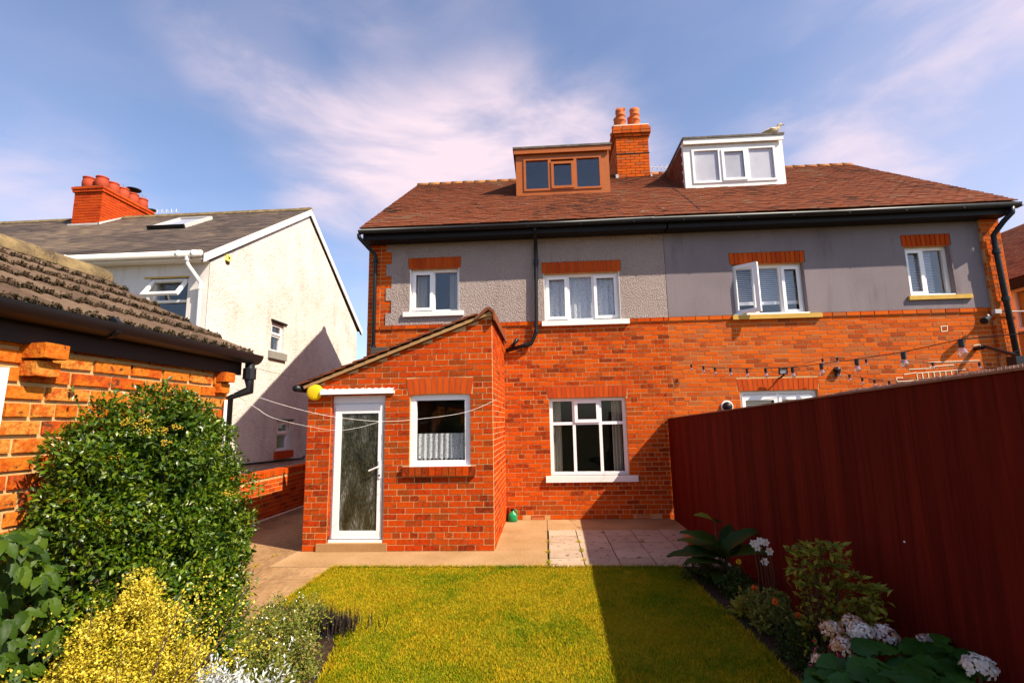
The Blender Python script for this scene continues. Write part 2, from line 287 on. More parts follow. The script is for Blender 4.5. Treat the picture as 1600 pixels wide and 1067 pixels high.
UB_V = np.array([(x,y,z) for z in (-.5,.5) for y in (-.5,.5) for x in (-.5,.5)]); UB_F = [(0,2,3,1),(4,5,7,6),(0,1,5,4),(2,6,7,3),(0,4,6,2),(1,3,7,5)]
def chamfer_unit(seed):                           # a worn brick: front face smaller than the body, corners uneven (front = +w axis of the piece)
    r = random.Random(seed); j = lambda a: r.uniform(-a, a); vs = []
    for w, s in ((-.5, 1), (.40, 1), (.5, .955)):
        for (u, v) in ((-.5,-.5),(0,-.5),(.5,-.5),(.5,.5),(0,.5),(-.5,.5)):
            k = s if s == 1 else s + j(.025)
            vs.append((u*(k if s == 1 else 1-(1-k)*.45)+j(.012), v*(1-(1-k)*1.6)+j(.035), w))
    f = []
    for a in (0, 6):
        for i in range(6): f.append((a+i, a+(i+1) % 6, a+6+(i+1) % 6, a+6+i))
    f.append((12,13,14,15,16,17)); return np.array(vs), f
SHARED = {}
def unit_mesh(key, V, Fc, material):
    k = key+material
    if k not in SHARED:
        me = bpy.data.meshes.new(key); me.from_pydata([tuple(q) for q in V], [], Fc); me.materials.append(MAT[material]); me.update(); SHARED[k] = me
    return SHARED[k]
def seen(c, a):                                   # how large a piece shows from the photograph's side
    d = RR.T @ (c - CAM)
    if d[1] < .2: return 0
    x, y = 800+F*d[0]/d[1], 533-F*d[2]/d[1]
    if not (-10 < x < 1610 and -10 < y < 1077): return 0
    return a/(d[1]**2)
def emit(parent, name, rest, pieces, material, n=300, units=None, hidden=None):
    """pieces: (centre, axes 3x3 with the piece's size in its columns). The n that show largest become objects, the rest one mesh."""
    units = units or [(UB_V, UB_F)]
    sc = []
    for i, (c, A) in enumerate(pieces):
        ar = np.linalg.norm(A[:,0])*np.linalg.norm(A[:,1]); nrm = A[:,2]/np.linalg.norm(A[:,2]); v = CAM-c
        sc.append(0 if (hidden and hidden(c)) else seen(c, ar*max(0, float(nrm @ v)/np.linalg.norm(v))))
    order = sorted(range(len(pieces)), key=lambda i: -sc[i])
    for r, i in enumerate(order[:n]):
        if sc[i] <= 0: n = r; break
        c, A = pieces[i]; ui = i % len(units); me = unit_mesh('%s_%d' % (name, ui), *units[ui], material)
        o = bpy.data.objects.new(name, me); link(o, parent); M4 = Matrix.Identity(4)
        for a in range(3):
            for b in range(3): M4[a][b] = A[a,b]
            M4[a][3] = c[a]
        o.matrix_basis = M4
    if len(order) > n:
        vs = []; fs = []; k = 0
        for i in order[n:]:
            c, A = pieces[i]; V, Fc = units[i % len(units)]
            vs.append(c + V @ A.T); fs += [tuple(q+k for q in f) for f in Fc]; k += len(V)
        o = mesh_obj(rest, np.concatenate(vs).tolist(), fs, material, parent); o['kind'] = 'stuff'
def lay(u0, u1, v0, v1, ch, holes, hrow=6, hoff=1, top=None, L0=.2265):
    out = []; rows = int((v1-v0)/ch+.01)
    for r in range(rows):
        a, b = v0+r*ch, v0+(r+1)*ch; mid = (a+b)/2; hd = (r % hrow) == hoff
        Lb = L0/2 if hd else L0; off = L0*.25 if hd else (L0*.5 if r % 2 else 0.)
        segs = [(u0, u1)]
        for h in holes:
            if h[2] < mid < h[3]:
                ns = []
                for s in segs:
                    if h[1] <= s[0] or h[0] >= s[1]: ns.append(s); continue
                    if h[0] > s[0]: ns.append((s[0], h[0]))
                    if h[1] < s[1]: ns.append((h[1], s[1]))
                segs = ns
        for s in segs:
            if s[1]-s[0] < .03: continue
            k0 = math.ceil((s[0]-(u0-off))/Lb+1e-6); cuts = [s[0]]; u = u0-off+k0*Lb
            while u < s[1]-.055:
                if u-s[0] > .055: cuts.append(u)
                u += Lb
            cuts.append(s[1])
            for x0, x1 in zip(cuts, cuts[1:]):
                if top is None or top((x0+x1)/2) > b: out.append((x0, x1, a, b))
    return out
def brick_pieces(fr, rows, joint=.0125, depth=.045, jit=.0018, proud=0.):
    P = []
    for (x0, x1, a, b) in rows:
        j = proud+random.uniform(-jit, jit); w, h = x1-x0-joint, b-a-joint
        c = fr.p((x0+x1)/2+random.uniform(-.001,.001), (a+b)/2, j-depth/2)
        P.append((c, np.column_stack([fr.U*w, fr.V*h, fr.W*depth])))
    return P
def arch(parent, fr, u0, u1, v, h, rise, n, material='brick_arch', splay=.03, proud=.004):   # cambered arch of soldier bricks, each its own wedge
    for i in range(n):
        t0, t1 = i/n, (i+1)/n; pts = []
        for (t, top) in ((t0,0),(t1,0),(t1,1),(t0,1)):
            e = .006*(1 if t == t0 else -1); s = (t-.5)*2
            u = u0+(u1-u0)*t + e + (splay*s if top else 0)
            pts.append(fr.p(u, v+rise*(1-s*s)+(h if top else .003), proud+random.uniform(-.002,.002)))
        mb = MB().prism(pts, -fr.W*.05); mb.build('brick', material, parent)
def bars(mb, fr, u0, u1, v0, v1, t, w0, w1, mits=True):
    mb.lbox(fr, u0, u1, v0, v0+t, w0, w1); mb.lbox(fr, u0, u1, v1-t, v1, w0, w1)
    mb.lbox(fr, u0, u0+t, v0+t, v1-t, w0, w1); mb.lbox(fr, u1-t, u1, v0+t, v1-t, w0, w1)
def window(parent, fr, w, h, lights, depth=.07, fmat='upvc', gmat='glass_sky', ft=.055, name='window', label=None):
    """fr.O: lower left corner of the opening at the frame's back; lights: (u0,u1,v0,v1,opening sash?)"""
    mb = MB(); bars(mb, fr, 0, w, 0, h, ft, 0, depth)
    us = sorted({l[1] for l in lights})[:-1]
    done = set()
    for l in lights:                              # mullions and transoms
        if l[1] < w-ft-.01 and round(l[1],3) not in done:
            done.add(round(l[1],3)); mb.lbox(fr, l[1]-ft*.45, l[1]+ft*.45, ft, h-ft, .002, depth-.003)
    vt = set()
    for l in lights:
        if l[3] < h-ft-.01 and round(l[3],3) not in vt:
            vt.add(round(l[3],3)); mb.lbox(fr, ft, w-ft, l[3]-ft*.45, l[3]+ft*.45, .004, depth-.006)
    o = mb.build(name, fmat, parent)
    if label: o['label'] = label
    for l in lights:
        a, b, c, d = l[:4]; a += ft if a <= .001 else ft*.45; b -= ft if b >= w-.001 else ft*.45; c += ft if c <= .001 else ft*.45; d -= ft if d >= h-.001 else ft*.45
        if len(l) > 4 and l[4]:
            m2 = MB(); bars(m2, fr, a-.012, b+.012, c-.012, d+.012, .052, depth+.001, depth+.018); m2.build('casement', fmat, o); e = .036
        else: e = 0
        MB().lbox(fr, a+e*.5, b-e*.5, c+e*.5, d-e*.5, depth*.42, depth*.42+.006).build('pane', gmat, o)
    return o
def drape(parent, fr, u0, u1, v0, v1, w, folds, amp, material, name='curtain', scallop=0):
    n = folds*8; vs = []; fs = []
    for i in range(n+1):
        u = u0+(u1-u0)*i/n; a = amp*math.sin(2*math.pi*folds*i/n)*(1+.4*math.sin(i*.7)); lo = v0+scallop*abs(math.sin(math.pi*i/6))
        vs += [fr.p(u, lo, w+a), fr.p(u, v1, w+a*.7)]
    for i in range(n): fs.append((2*i, 2*i+2, 2*i+3, 2*i+1))
    return mesh_obj(name, vs, fs, material, parent, True)
def blind(parent, fr, u0, u1, v0, v1, w, gap=.035):
    mb = MB(); v = v1
    while v > v0:
        p = [fr.p(u0,v-.018,w), fr.p(u1,v-.018,w), fr.p(u1,v,w-.016), fr.p(u0,v,w-.016)]; mb.add(p, [(0,1,2,3)]); v -= gap
    mb.lbox(fr, u0, u1, v0-.05, v0+.005, w-.012, w+.006); return mb.build('blind', 'blind', parent)
def tiles(fr, width, length, tw, gauge, thick, lap=1.45, tilt=.055, jit=.004, keep=None):   # fr: O eave corner, U along the eave, V up the slope, W normal
    P = []; rows = int(length/gauge)
    V2 = fr.V*math.cos(tilt) - fr.W*math.sin(tilt); W2 = fr.W*math.cos(tilt) + fr.V*math.sin(tilt)
    for r in range(rows):
        u = -tw*.5*(r % 2)
        while u < width:
            a, b = max(u, 0), min(u+tw, width); u += tw
            if b-a < .03 or (keep and not keep((a+b)/2, (r+.5)*gauge)): continue
            ln = gauge*lap; c = fr.p((a+b)/2, r*gauge+ln*.5-.0, thick*1.6+random.uniform(-jit, jit)*.5) + V2*random.uniform(-jit, jit)
            P.append((c, np.column_stack([fr.U*(b-a-.004), V2*ln, W2*thick])))
    return P
# ------------------------------------------------------------------ ground
YF, YE = 8.742, 6.712
CH = .0757
tag(MB().box(-300,300,-300,300,-.32,-.30).build('ground', 'ground'), kind='structure')
tag(MB().box(-60,60,-30,60,-.299,-.03).build('garden_ground', 'ground'), kind='structure')
drive = MB()
for (a, b) in ((3.2,5.55),(5.562,9.4),(9.412,13.5),(13.512,24)): drive.box(-4.93, -3.262 if b > 6 else -2.462, a, b, -.028, -.004)
drive.box(-3.25,-2.462,5.562,6.02,-.028,-.004)
tag(drive.build('driveway', 'concrete_drive'), kind='structure')
pth = MB().box(-3.25,-.02,6.03,YE+.1,-.028,-.001).box(-.69,-.02,YE+.112,YF+.02,-.028,-.002).box(-.012,2.04,7.94,YF+.02,-.028,-.003)
tag(pth.build('path', 'concrete_new'), kind='structure')
patio = tag(MB().box(-.012,2.04,5.99,7.932,-.03,-.014).build('patio', 'soil'), kind='structure')
P = []
for i in range(5):
    for j in range(5):
        x0 = .0+i*.402; y0 = 5.995+j*.388; wx = .402 if i < 4 else .41
        z = random.uniform(-.003,.002); c = np.array([x0+wx/2, y0+.194, z-.012]); a = random.uniform(-.004,.004)
        P.append((c, np.column_stack([np.array([wx-.012,a,0]), np.array([-a,.388-random.choice((.008,.012)),0]), np.array([random.uniform(-.001,.001),0,.024])])))
emit(patio, 'flagstone', 'flagstones', P, 'flag')
LAWN = [(-2.45,5.97),(1.40,5.965),(1.42,5.0),(1.47,4.1),(1.48,3.4),(1.5,1.2),(-1.35,1.2),(-1.42,2.6),(-1.44,3.2),(-1.50,3.62),(-1.56,3.95),(-1.72,4.25),(-1.95,4.50),(-2.2,4.68),(-2.45,4.76)]
tag(MB().prism([(x,y,-.03) for x, y in LAWN], (0,0,.032)).build('lawn', 'lawn_base'), kind='structure')
def soil(name, poly, z):
    me = MB().prism([(x,y,-.03) for x, y in poly], (0,0,z)); return tag(me.build(name, 'soil'), kind='structure')
soil('flower_bed_soil', [(1.405,5.97),(2.02,5.97),(2.02,1.2),(1.505,1.2),(1.485,3.4),(1.475,4.1),(1.425,5.0)], .045)
soil('shrub_bed_soil', [(-2.25,1.2),(-1.355,1.2),(-1.425,2.6),(-1.445,3.2),(-1.505,3.62),(-1.565,3.95),(-1.725,4.25),(-1.955,4.50),(-2.2,4.68),(-2.45,4.75),(-2.457,3.75),(-2.25,3.6)], .04)
def inside(px, py, poly):
    r = np.zeros(len(px), bool); n = len(poly)
    for i in range(n):
        x0, y0 = poly[i]; x1, y1 = poly[i-1]
        c = ((y0 > py) != (y1 > py)) & (px < (x1-x0)*(py-y0)/(y1-y0+1e-12)+x0); r ^= c
    return r
def tri_soup(name, V, k, Fs, material, parent=None, smooth=False):   # V (N,k,3): N little pieces with the same faces Fs
    N = len(V); me = bpy.data.meshes.new(name); lens = [len(f) for f in Fs]; flat = np.concatenate([np.array(f) for f in Fs])
    me.vertices.add(N*k); me.vertices.foreach_set('co', V.reshape(-1).astype(np.float32))
    li = (flat[None,:] + (np.arange(N)*k)[:,None]).reshape(-1); me.loops.add(len(li)); me.loops.foreach_set('vertex_index', li.astype(np.int32))
    ls = np.tile(np.array(lens), N); st = np.concatenate([[0], np.cumsum(ls)[:-1]]); me.polygons.add(len(ls)); me.polygons.foreach_set('loop_start', st.astype(np.int32))
    if smooth: me.polygons.foreach_set('use_smooth', np.ones(len(ls), bool))
    me.materials.append(MAT[material]); me.update(calc_edges=True); me.validate()
    return link(bpy.data.objects.new(name, me), parent)
def grass(N, poly, h0, h1, seed):
    g = np.random.default_rng(seed); xs = np.array([p[0] for p in poly]); ys = np.array([p[1] for p in poly])
    px, py = g.uniform(xs.min(), xs.max(), N), 2.4+(ys.max()-2.4)*g.random(N)**1.0
    k = inside(px, py, poly); px, py = px[k], py[k]; n = len(px)
    th = g.uniform(0, 2*np.pi, n); h = g.uniform(h0, h1, n)*(1+.5*np.sin(px*7+np.sin(py*5)*2)*.3); wd = g.uniform(.003,.0055, n); ln = g.uniform(.1,.9, n)*h
    V = np.zeros((n,3,3)); ca, sa = np.cos(th), np.sin(th); V[:,0] = np.stack([px-wd*ca, py-wd*sa, 0*px], 1); V[:,1] = np.stack([px+wd*ca, py+wd*sa, 0*px], 1)
    V[:,2] = np.stack([px-sa*ln, py+ca*ln, h], 1); return V
tag(tri_soup('grass', grass(300000, LAWN, .009, .022, 3), 3, [(0,1,2)], 'grass'), 'short sunburnt green and yellow lawn grass', 'grass', kind='stuff')
# ragged longer grass along the lawn edges
eg = []
g = np.random.default_rng(9)
for i in range(len(LAWN)):
    a, b = np.array(LAWN[i-1]), np.array(LAWN[i]); d = np.linalg.norm(b-a); n = int(d*900); t = g.random(n)
    q = a[None]+(b-a)[None]*t[:,None]+g.normal(0,.012,(n,2)); th = g.uniform(0,6.28,n); h = g.uniform(.02,.05,n); V = np.zeros((n,3,3))
    V[:,0,:2] = q-.004*np.stack([np.cos(th),np.sin(th)],1); V[:,1,:2] = q+.004*np.stack([np.cos(th),np.sin(th)],1); V[:,2,:2] = q+(h*.7)[:,None]*np.stack([-np.sin(th),np.cos(th)],1); V[:,2,2] = h; eg.append(V)
tag(tri_soup('edge_grass', np.concatenate(eg), 3, [(0,1,2)], 'grass'), 'ragged longer grass along the edges of the lawn', 'grass', kind='stuff')
# ------------------------------------------------------------------ the pair of houses
XL, XP, XR = -3.13, 2.163, 7.72
FF = Fr((0,YF,0))
def fz(x, y, Y=YF):
    p = at(x, y, Y=Y); return p[0], p[2]
def rect(x0, y0, x1, y1, Y=YF):                   # opening from two of its corners on a wall plane
    a, b = fz(x0, y0, Y), fz(x1, y1, Y); return (a[0], b[0], b[1], a[1])
hA = thing('house', (-.48, 12, 0), 'red brick house with pebbly roughcast upper storey and wooden dormer, left half of the pair', 'house', 'semi-detached pair of houses')
hB = thing('house', (4.94, 12, 0), 'red brick house with smooth grey upper storey and white dormer, right half of the pair', 'house', 'semi-detached pair of houses')
W1 = rect(641,421,718,486); W2 = rect(849,428,971,499); W3 = rect(858,622,984,742)
W4 = rect(1142,414,1263,490); W5 = rect(1411,386,1494,461); W6 = rect(1156,611,1286,690); W6 = (W6[0], W6[1], .05, W6[3])
AH = .205
ar_ = lambda w, h=AH: (w[0]-.035, w[1]+.035, w[3]-.002, w[3]+h)
BAND = 43*CH
EAVE = 4.86
SL = .683                                         # roof slope
def teeth(side):                                  # brick quoins toothed into the render
    out = []; z = BAND+CH; k = 0
    while z < EAVE: out.append((XL, XL+(.33 if k % 2 == 0 else .43), z, min(z+3*CH, EAVE))); z += 3*CH; k += 1
    return out
TE = teeth(0)
for (house, x0, x1, wins, mA, mR, rname) in ((hA, XL, XP, [W1,W2,W3], 'brick', 'roughcast', 'roughcast_render'), (hB, XP, XR, [W4,W5,W6], 'brick_upper', 'smooth_render', 'smooth_render')):
    left = house is hA
    mb = MB(); wall_mesh(mb, FF, x0, x1, 0, EAVE, wins, -.26, -.0045); wl_ = mb.build('wall', 'mortar', house)
    holes = [w for w in wins if w[2] < BAND] + [ar_(w) for w in wins if w[2] < 2]
    rows = lay(x0, x1, 0, BAND, CH, holes, 6, 1)
    if left: # air bricks take the place of bricks at the foot of the wall
        AB = [(fz(842,807)[0]-.12, fz(842,807)[0]+.11), (fz(1006,808)[0]-.12, fz(1006,808)[0]+.11)]
        rows = [r for r in rows if not (r[2] < CH*1.5 and r[3] > CH*.5 and r[2] > -.001 and r[2] < .01 and any(r[0] < b and r[1] > a for a, b in AB))]
        rows = rows + [(c, min(c+.2265, t[1]), z, z+CH) for t in TE for z in (t[2], t[2]+CH, t[2]+2*CH) if z+CH <= t[3]+.01 for c in (t[0], t[0]+.2265) if min(c+.2265, t[1])-c > .04]
    hid = (lambda c: (c[0] < -.6 and c[2] < 2.2+(c[0]+3.1)*.38)) if left else (lambda c: c[2] < 1.6)
    emit(wl_, 'brick', 'brickwork', brick_pieces(FF, rows), mA, 300, hidden=hid)
    # string course that stands proud under the render
    bw = [w for w in wins if abs(w[2]-BAND) < .12]
    band = lay(x0, x1, BAND, BAND+CH, CH, [(w[0]-.06, w[1]+.12, 0, 9) for w in bw], 99, 5)
    emit(wl_, 'brick', 'string_course', brick_pieces(FF, band, depth=.07, proud=.022), mA, 60)
    rh = [w for w in wins if w[2] > 2.5] + [ar_(w) for w in wins if w[2] > 2.5] + (TE if left else [(XR-.30, XR, 0, 9)])
    mb = MB(); wall_mesh(mb, FF, x0 if left else x0+.004, x1-.002, BAND+CH, EAVE, rh, -.007, .012 if left else .016)
    mb.build(rname, mR, house)
    for w in wins:
        n = max(9, round((w[1]-w[0])/.0765)); arch(wl_, FF, w[0]-.02, w[1]+.02, w[3], AH-.004, .0 if w[2] > 2.5 else .0, n, 'brick_arch' if left else 'brick_arch', .02 if w[2] < 3 else .012, .004 if w[2] < 2.5 else .014)
    # loft floor, ceilings and back of the rooms, seen dark through the glass
    MB().box(x0+.25 if left else x0+.1, x1-.1 if left else x1-.25, YF+.26, 16.2, 2.62, 2.9).box(x0+.25 if left else x0+.1, x1-.1 if left else x1-.25, YF+.26, 16.2, 4.7, 4.78).box(x0+.3, x1-.3, YF+3.6, YF+3.7, 0, 4.7).build('rooms', 'interior', house)
for x in AB:
    fr_ = Fr((x[0], YF, 0)); o = MB(); bars(o, fr_, .006, .224, .004, CH-.004, .014, -.03, .006); o.lbox(fr_, .02, .21, .018, CH-.018, -.03, -.012)
    for i in range(8): o.lbox(fr_, .03+i*.023, .036+i*.023, .018, CH-.018, -.012, .001)
    o.build('air_brick', 'terracotta', hA)
# side, back and gable walls
def gable_wall(house, x, sgn, m):
    poly = [(x,YF+.03,0),(x,16.2,0),(x,16.2,EAVE),(x,12.42,EAVE+2.70),(x,YF+.03,EAVE+.0)]
    MB().prism(poly, (-sgn*.25,0,0)).build('gable_wall', m, house)
gable_wall(hA, XL+.008, -1, 'mortar'); gable_wall(hB, XR-.008, 1, 'mortar')
GL = Fr((XL,0,0), (0,-1,0), (0,0,1), (-1,0,0)); GR = Fr((XR,0,0), (0,1,0), (0,0,1), (1,0,0))
gt = lambda y: EAVE+2.70-abs(y-12.42)*.72
emit(hA, 'brick', 'gable_brickwork', brick_pieces(GL, lay(-16.2, -YF-.05, 0, 7.5, CH, [], 6, 1, top=lambda u: gt(-u))), 'brick', 0)
emit(hB, 'brick', 'gable_brickwork', brick_pieces(GR, lay(YF+.05, 16.2, 0, 7.5, CH, [], 6, 1, top=gt)), 'brick_upper', 0)
MB().box(XL,XP,16.2,16.45,0,EAVE).build('back_wall', 'brick_plinth', hA); MB().box(XP,XR,16.2,16.45,0,EAVE).build('back_wall', 'brick_plinth', hB)
# brick pier that closes the right end of the front
pr = MB().box(XR-.30,XR,YF-.072,YF-.008,0,EAVE).build('pier', 'mortar', hB)
PF = Fr((0,YF-.08,0)); rows = []
for r in range(int(EAVE/CH)): rows += [(XR-.30, XR-.075, r*CH, (r+1)*CH), (XR-.075, XR, r*CH, (r+1)*CH)] if r % 2 else [(XR-.30, XR-.188, r*CH, (r+1)*CH), (XR-.188, XR, r*CH, (r+1)*CH)]
emit(pr, 'brick', 'brickwork', brick_pieces(PF, rows), 'brick_upper', 120, hidden=lambda c: c[2] < 2.3)
emit(pr, 'brick', 'brickwork', brick_pieces(Fr((XR-.30,0,0),(0,-1,0),(0,0,1),(-1,0,0)), [(-YF, -YF+.075, r*CH, (r+1)*CH) for r in range(int(EAVE/CH))]), 'brick_upper', 0)
# ---- windows of the pair
for w_, m_, hs in ((W1,'white_paint',hA),(W2,'white_paint',hA),(W4,'smooth_render',hB),(W5,'smooth_render',hB)):
    MB().box(w_[0]+.0005,w_[0]+.010,YF-.010,YF+.15,w_[2],w_[3]-.002).box(w_[1]-.010,w_[1]-.0005,YF-.010,YF+.15,w_[2],w_[3]-.002).build('reveal', m_, hs)
def win_fr(w, dep=.15): return Fr((w[0], YF+dep, w[2]))
def sill(parent, w, m, l=.10, r=.10, h=.075, drop=0., out=.06):
    MB().box(w[0]-l, w[1]+r, YF-out, YF+.12, w[2]-h-drop, w[2]-drop).build('sill', m, parent)
w, h = W1[1]-W1[0], W1[3]-W1[2]
o = window(hA, win_fr(W1), w, h, [(0,w*.46,0,h,1),(w*.46,w,0,h,0)]); sill(o, W1, 'white_paint', .11, .08, .085)
f = win_fr(W1); drape(o, f, .06, .26, .03, h-.05, -.10, 3, .018, 'curtain'); drape(o, f, w-.22, w-.06, .03, h-.05, -.10, 3, .018, 'curtain')
w, h = W2[1]-W2[0], W2[3]-W2[2]
o = window(hA, win_fr(W2), w, h, [(0,w*.325,0,h,1),(w*.325,w*.655,0,h,0),(w*.655,w,0,h,1)]); sill(o, W2, 'white_paint', .05, .13, .085)
drape(o, win_fr(W2), .03, w-.03, .07, h-.03, -.05, 13, .016, 'lace', 'net_curtain')
w, h = W3[1]-W3[0], W3[3]-W3[2]; t = h*.665
o = window(hA, win_fr(W3), w, h, [(0,w*.32,0,t,0),(w*.32,w*.665,0,t,0),(w*.665,w,0,t,0),(0,w*.32,t,h,0),(w*.32,w*.665,t,h,1),(w*.665,w,t,h,0)], gmat='glass_dark'); sill(o, W3, 'white_paint', .09, .13, .10)
f = win_fr(W3); drape(o, f, .05, .20, .03, h-.05, -.10, 3, .02, 'curtain'); drape(o, f, w-.22, w-.06, .03, h-.05, -.10, 3, .02, 'curtain')
w, h = W4[1]-W4[0], W4[3]-W4[2]; a4 = w*.34
o = window(hB, win_fr(W4), w, h, [(a4,w*.70,0,h,0),(w*.70,w,0,h,1)], label='white window with one sash swung open'); 
f = win_fr(W4); MB().lbox(f, a4-.03, a4+.03, .055, h-.055, .001, .068).build('mullion', 'upvc', o)
ang = math.radians(40); HF = Fr(f.p(.03,0,.075), (math.cos(ang), -math.sin(ang), 0), (0,0,1), (-math.sin(ang), -math.cos(ang), 0))   # hinged at the left, swung out
m2 = MB(); bars(m2, HF, 0, a4+.02, .03, h-.02, .065, -.03, .03); m2.build('open_casement', 'upvc', o)
MB().lbox(HF, .05, a4-.03, .08, h-.07, -.004, .004).build('pane', 'glass_sky', o)
sill(o, W4, 'sandstone', .06, .20, .075); MB().box(W4[0]-.02, W4[1]+.02, YF-.02, YF+.1, W4[2]-.0, W4[2]+.03).build('sill_trim', 'upvc', o)
blind(o, f, .04, w-.04, h*.30, h-.05, -.06)
w, h = W5[1]-W5[0], W5[3]-W5[2]
o = window(hB, win_fr(W5), w, h, [(0,w*.46,0,h,1),(w*.46,w,0,h,0)]); sill(o, W5, 'sandstone', .05, .22, .07); f = win_fr(W5)
blind(o, f, .04, w-.17, .02, h-.05, -.05, .028); MB().box(W5[0], W5[1], YF-.01, YF+.1, W5[2], W5[2]+.028).build('sill_trim', 'upvc', o)
w, h = W6[1]-W6[0], W6[3]-W6[2]
o = window(hB, win_fr(W6, .13), w, h, [(0,w*.5,0,h-.09,1),(w*.5,w,0,h-.09,1),(0,w,h-.09,h,0)], name='patio_door'); blind(o, win_fr(W6,.13), .06, w-.06, .3, h-.15, -.06)
# ---- roof
RE = np.array([0, 8.335, 4.985]); ca = 1/math.sqrt(1+SL*SL); RV = np.array([0, ca, SL*ca]); RW = np.array([0, -SL*ca, ca]); RLEN = (12.42-8.335)/ca
for (house, x0, x1) in ((hA, XL-.04, XP), (hB, XP, XR+.06)):
    fr = Fr((x0, RE[1], RE[2]), (1,0,0), RV, RW); ww = x1-x0
    rf = MB(); rf.lbox(fr, 0, ww, .02, RLEN, -.09, 0)
    bf = Fr((x1, 16.5, 4.985), (-1,0,0), (0,-ca,SL*ca), (0,SL*ca,ca)); rf.lbox(bf, 0, ww, .0, RLEN-.02, -.09, .02)
    ro = rf.build('roof', 'tile', house)
    emit(ro, 'tile', 'tiles', tiles(fr, ww, RLEN, .165, .102, .016, tilt=.085, jit=.008), 'tile', 300)
    P = MB(); k = 0; x = x0
    while x < x1-.05:                              # ridge tiles
        e = min(x+.30, x1); n = 7; vs = []; r_ = .115 if k % 1 == 0 else .11
        for (xx, rr) in ((x, .118), (e+.015, .108)):
            for i in range(n):
                th = math.pi*i/(n-1); vs.append((xx, 12.42+rr*1.15*math.cos(th), 4.985+SL*4.085-.055+rr*math.sin(th)+random.uniform(-.004,.004)))
        q = MB().add(vs, [(i, i+1, n+i+1, n+i) for i in range(n-1)] + [tuple(range(n))[::-1], tuple(range(n, 2*n))]); q.build('ridge_tile', 'tile_lichen', ro, True); x += .30
    # eaves: gutter, fascia, soffit
    fa = MB().box(x0+.03, x1-.0 if house is hA else x1-.06, 8.44, 8.465, EAVE-.035, 4.965).box(x0+.03, x1 if house is hA else x1-.06, 8.465, YF+.02, EAVE-.03, EAVE-.005)
    fa.build('fascia', 'black_paint', house)
    g = []; gx0, gx1 = (x0-.02, 1.94) if house is hA else (1.90, x1+.04); n = 9; dz = 0 if house is hA else -.006
    vs = []; fs = []
    for (xx, zz) in ((gx0, 0), ((gx0+gx1)/2, -.012), (gx1, .0)):
        for rr in (.062, .055):
            for i in range(n):
                th = math.pi*(1+i/(n-1)); vs.append((xx, 8.372+rr*math.cos(th), 4.985+zz+dz+rr*1.15*math.sin(th)))
    for s in (0, 1):
        b = s*2*n; c = b+2*n
        for i in range(n-1): fs += [(b+i, b+i+1, c+i+1, c+i), (b+n+i, c+n+i, c+n+i+1, b+n+i+1)]
        fs += [(b, c, c+n, b+n), (b+n-1, b+2*n-1, c+2*n-1, c+n-1)]
    fs += [tuple(range(n)), tuple(range(4*n, 5*n))]
    gu = mesh_obj('gutter', vs, fs, 'black_plastic', house, True)
    br = MB()
    for i in range(int(ww/.9)+1): br.box(x0+.25+i*.9, x0+.28+i*.9, 8.322, 8.44, 4.915, 4.928)
    br.build('gutter_bracket', 'black_plastic', gu)
# verge strip on the left
MB().prism([(XL-.045,8.34,4.955),(XL-.045,12.42,4.955+SL*4.08),(XL-.045,12.42,4.99+SL*4.08),(XL-.045,8.34,4.99)], (.03,0,0)).build('verge', 'lead', hA)
# downpipes
def pipe(name, pts, r, m, parent, collars=(), n=10):
    o = MB().tube(pts, r, n).build(name, m, parent, True)
    for (p, q) in collars: MB().tube([p, q], r*1.35, n).build('collar', m, o, False)
    return o
dpx = at(585,480,Y=YF-.06)[0]
pipe('downpipe', [(XL-.06,8.372,4.92),(XL-.06,8.38,4.86),(dpx,YF-.07,4.62),(dpx,YF-.07,4.5),(dpx,YF-.07,.1)], .036, 'black_plastic', hA, [((dpx,YF-.07,4.5),(dpx,YF-.07,4.56)),((dpx,YF-.07,2.9),(dpx,YF-.07,2.97))])
dx2 = at(838,430,Y=YF-.06)[0]
e1 = at(838,520,Y=YF-.07); e2 = at(830,537,Y=YF-.07); e3 = at(790,548,Y=YF-.07); e4 = at(806,532,Y=YF-.05)
pipe('downpipe', [(dx2,8.40,4.93),(dx2,8.44,4.86),(dx2,YF-.07,4.70),(dx2,YF-.07,4.4),(e1[0],YF-.07,e1[2]),(e2[0],YF-.07,e2[2]),(e3[0],YF-.07,e3[2])], .034, 'black_plastic', hA, [((dx2,YF-.07,4.33),(dx2,YF-.07,4.42)),((e1[0],YF-.07,e1[2]-.0),(e1[0],YF-.07,e1[2]+.06)),((e2[0]-.10,YF-.07,e2[2]-.03),(e2[0]-.05,YF-.07,e2[2]-.015))])
pipe('waste_pipe', [(e4[0]+.03,YF+.02,e4[2]+.02),(e4[0]+.02,YF-.06,e4[2]+.02),(e4[0]-.06,YF-.07,e4[2]-.11)], .028, 'black_plastic', hA)
r1 = at(1553,360,Y=YF-.16); r2 = at(1589,556,Y=YF-.16)
pipe('downpipe', [(XR-.02,8.372,4.93),(XR-.03,8.375,4.82),(XR-.12,8.45,4.70),(r1[0]-.02,YF-.16,4.52),(r1[0]-.02,YF-.16,4.3),(r2[0]+.06,YF-.16,.1)], .042, 'black_plastic', hB, [((r1[0]-.02,YF-.16,4.2),(r1[0]-.02,YF-.16,4.27)),((r1[0],YF-.16,3.4),(r1[0],YF-.16,3.47))])
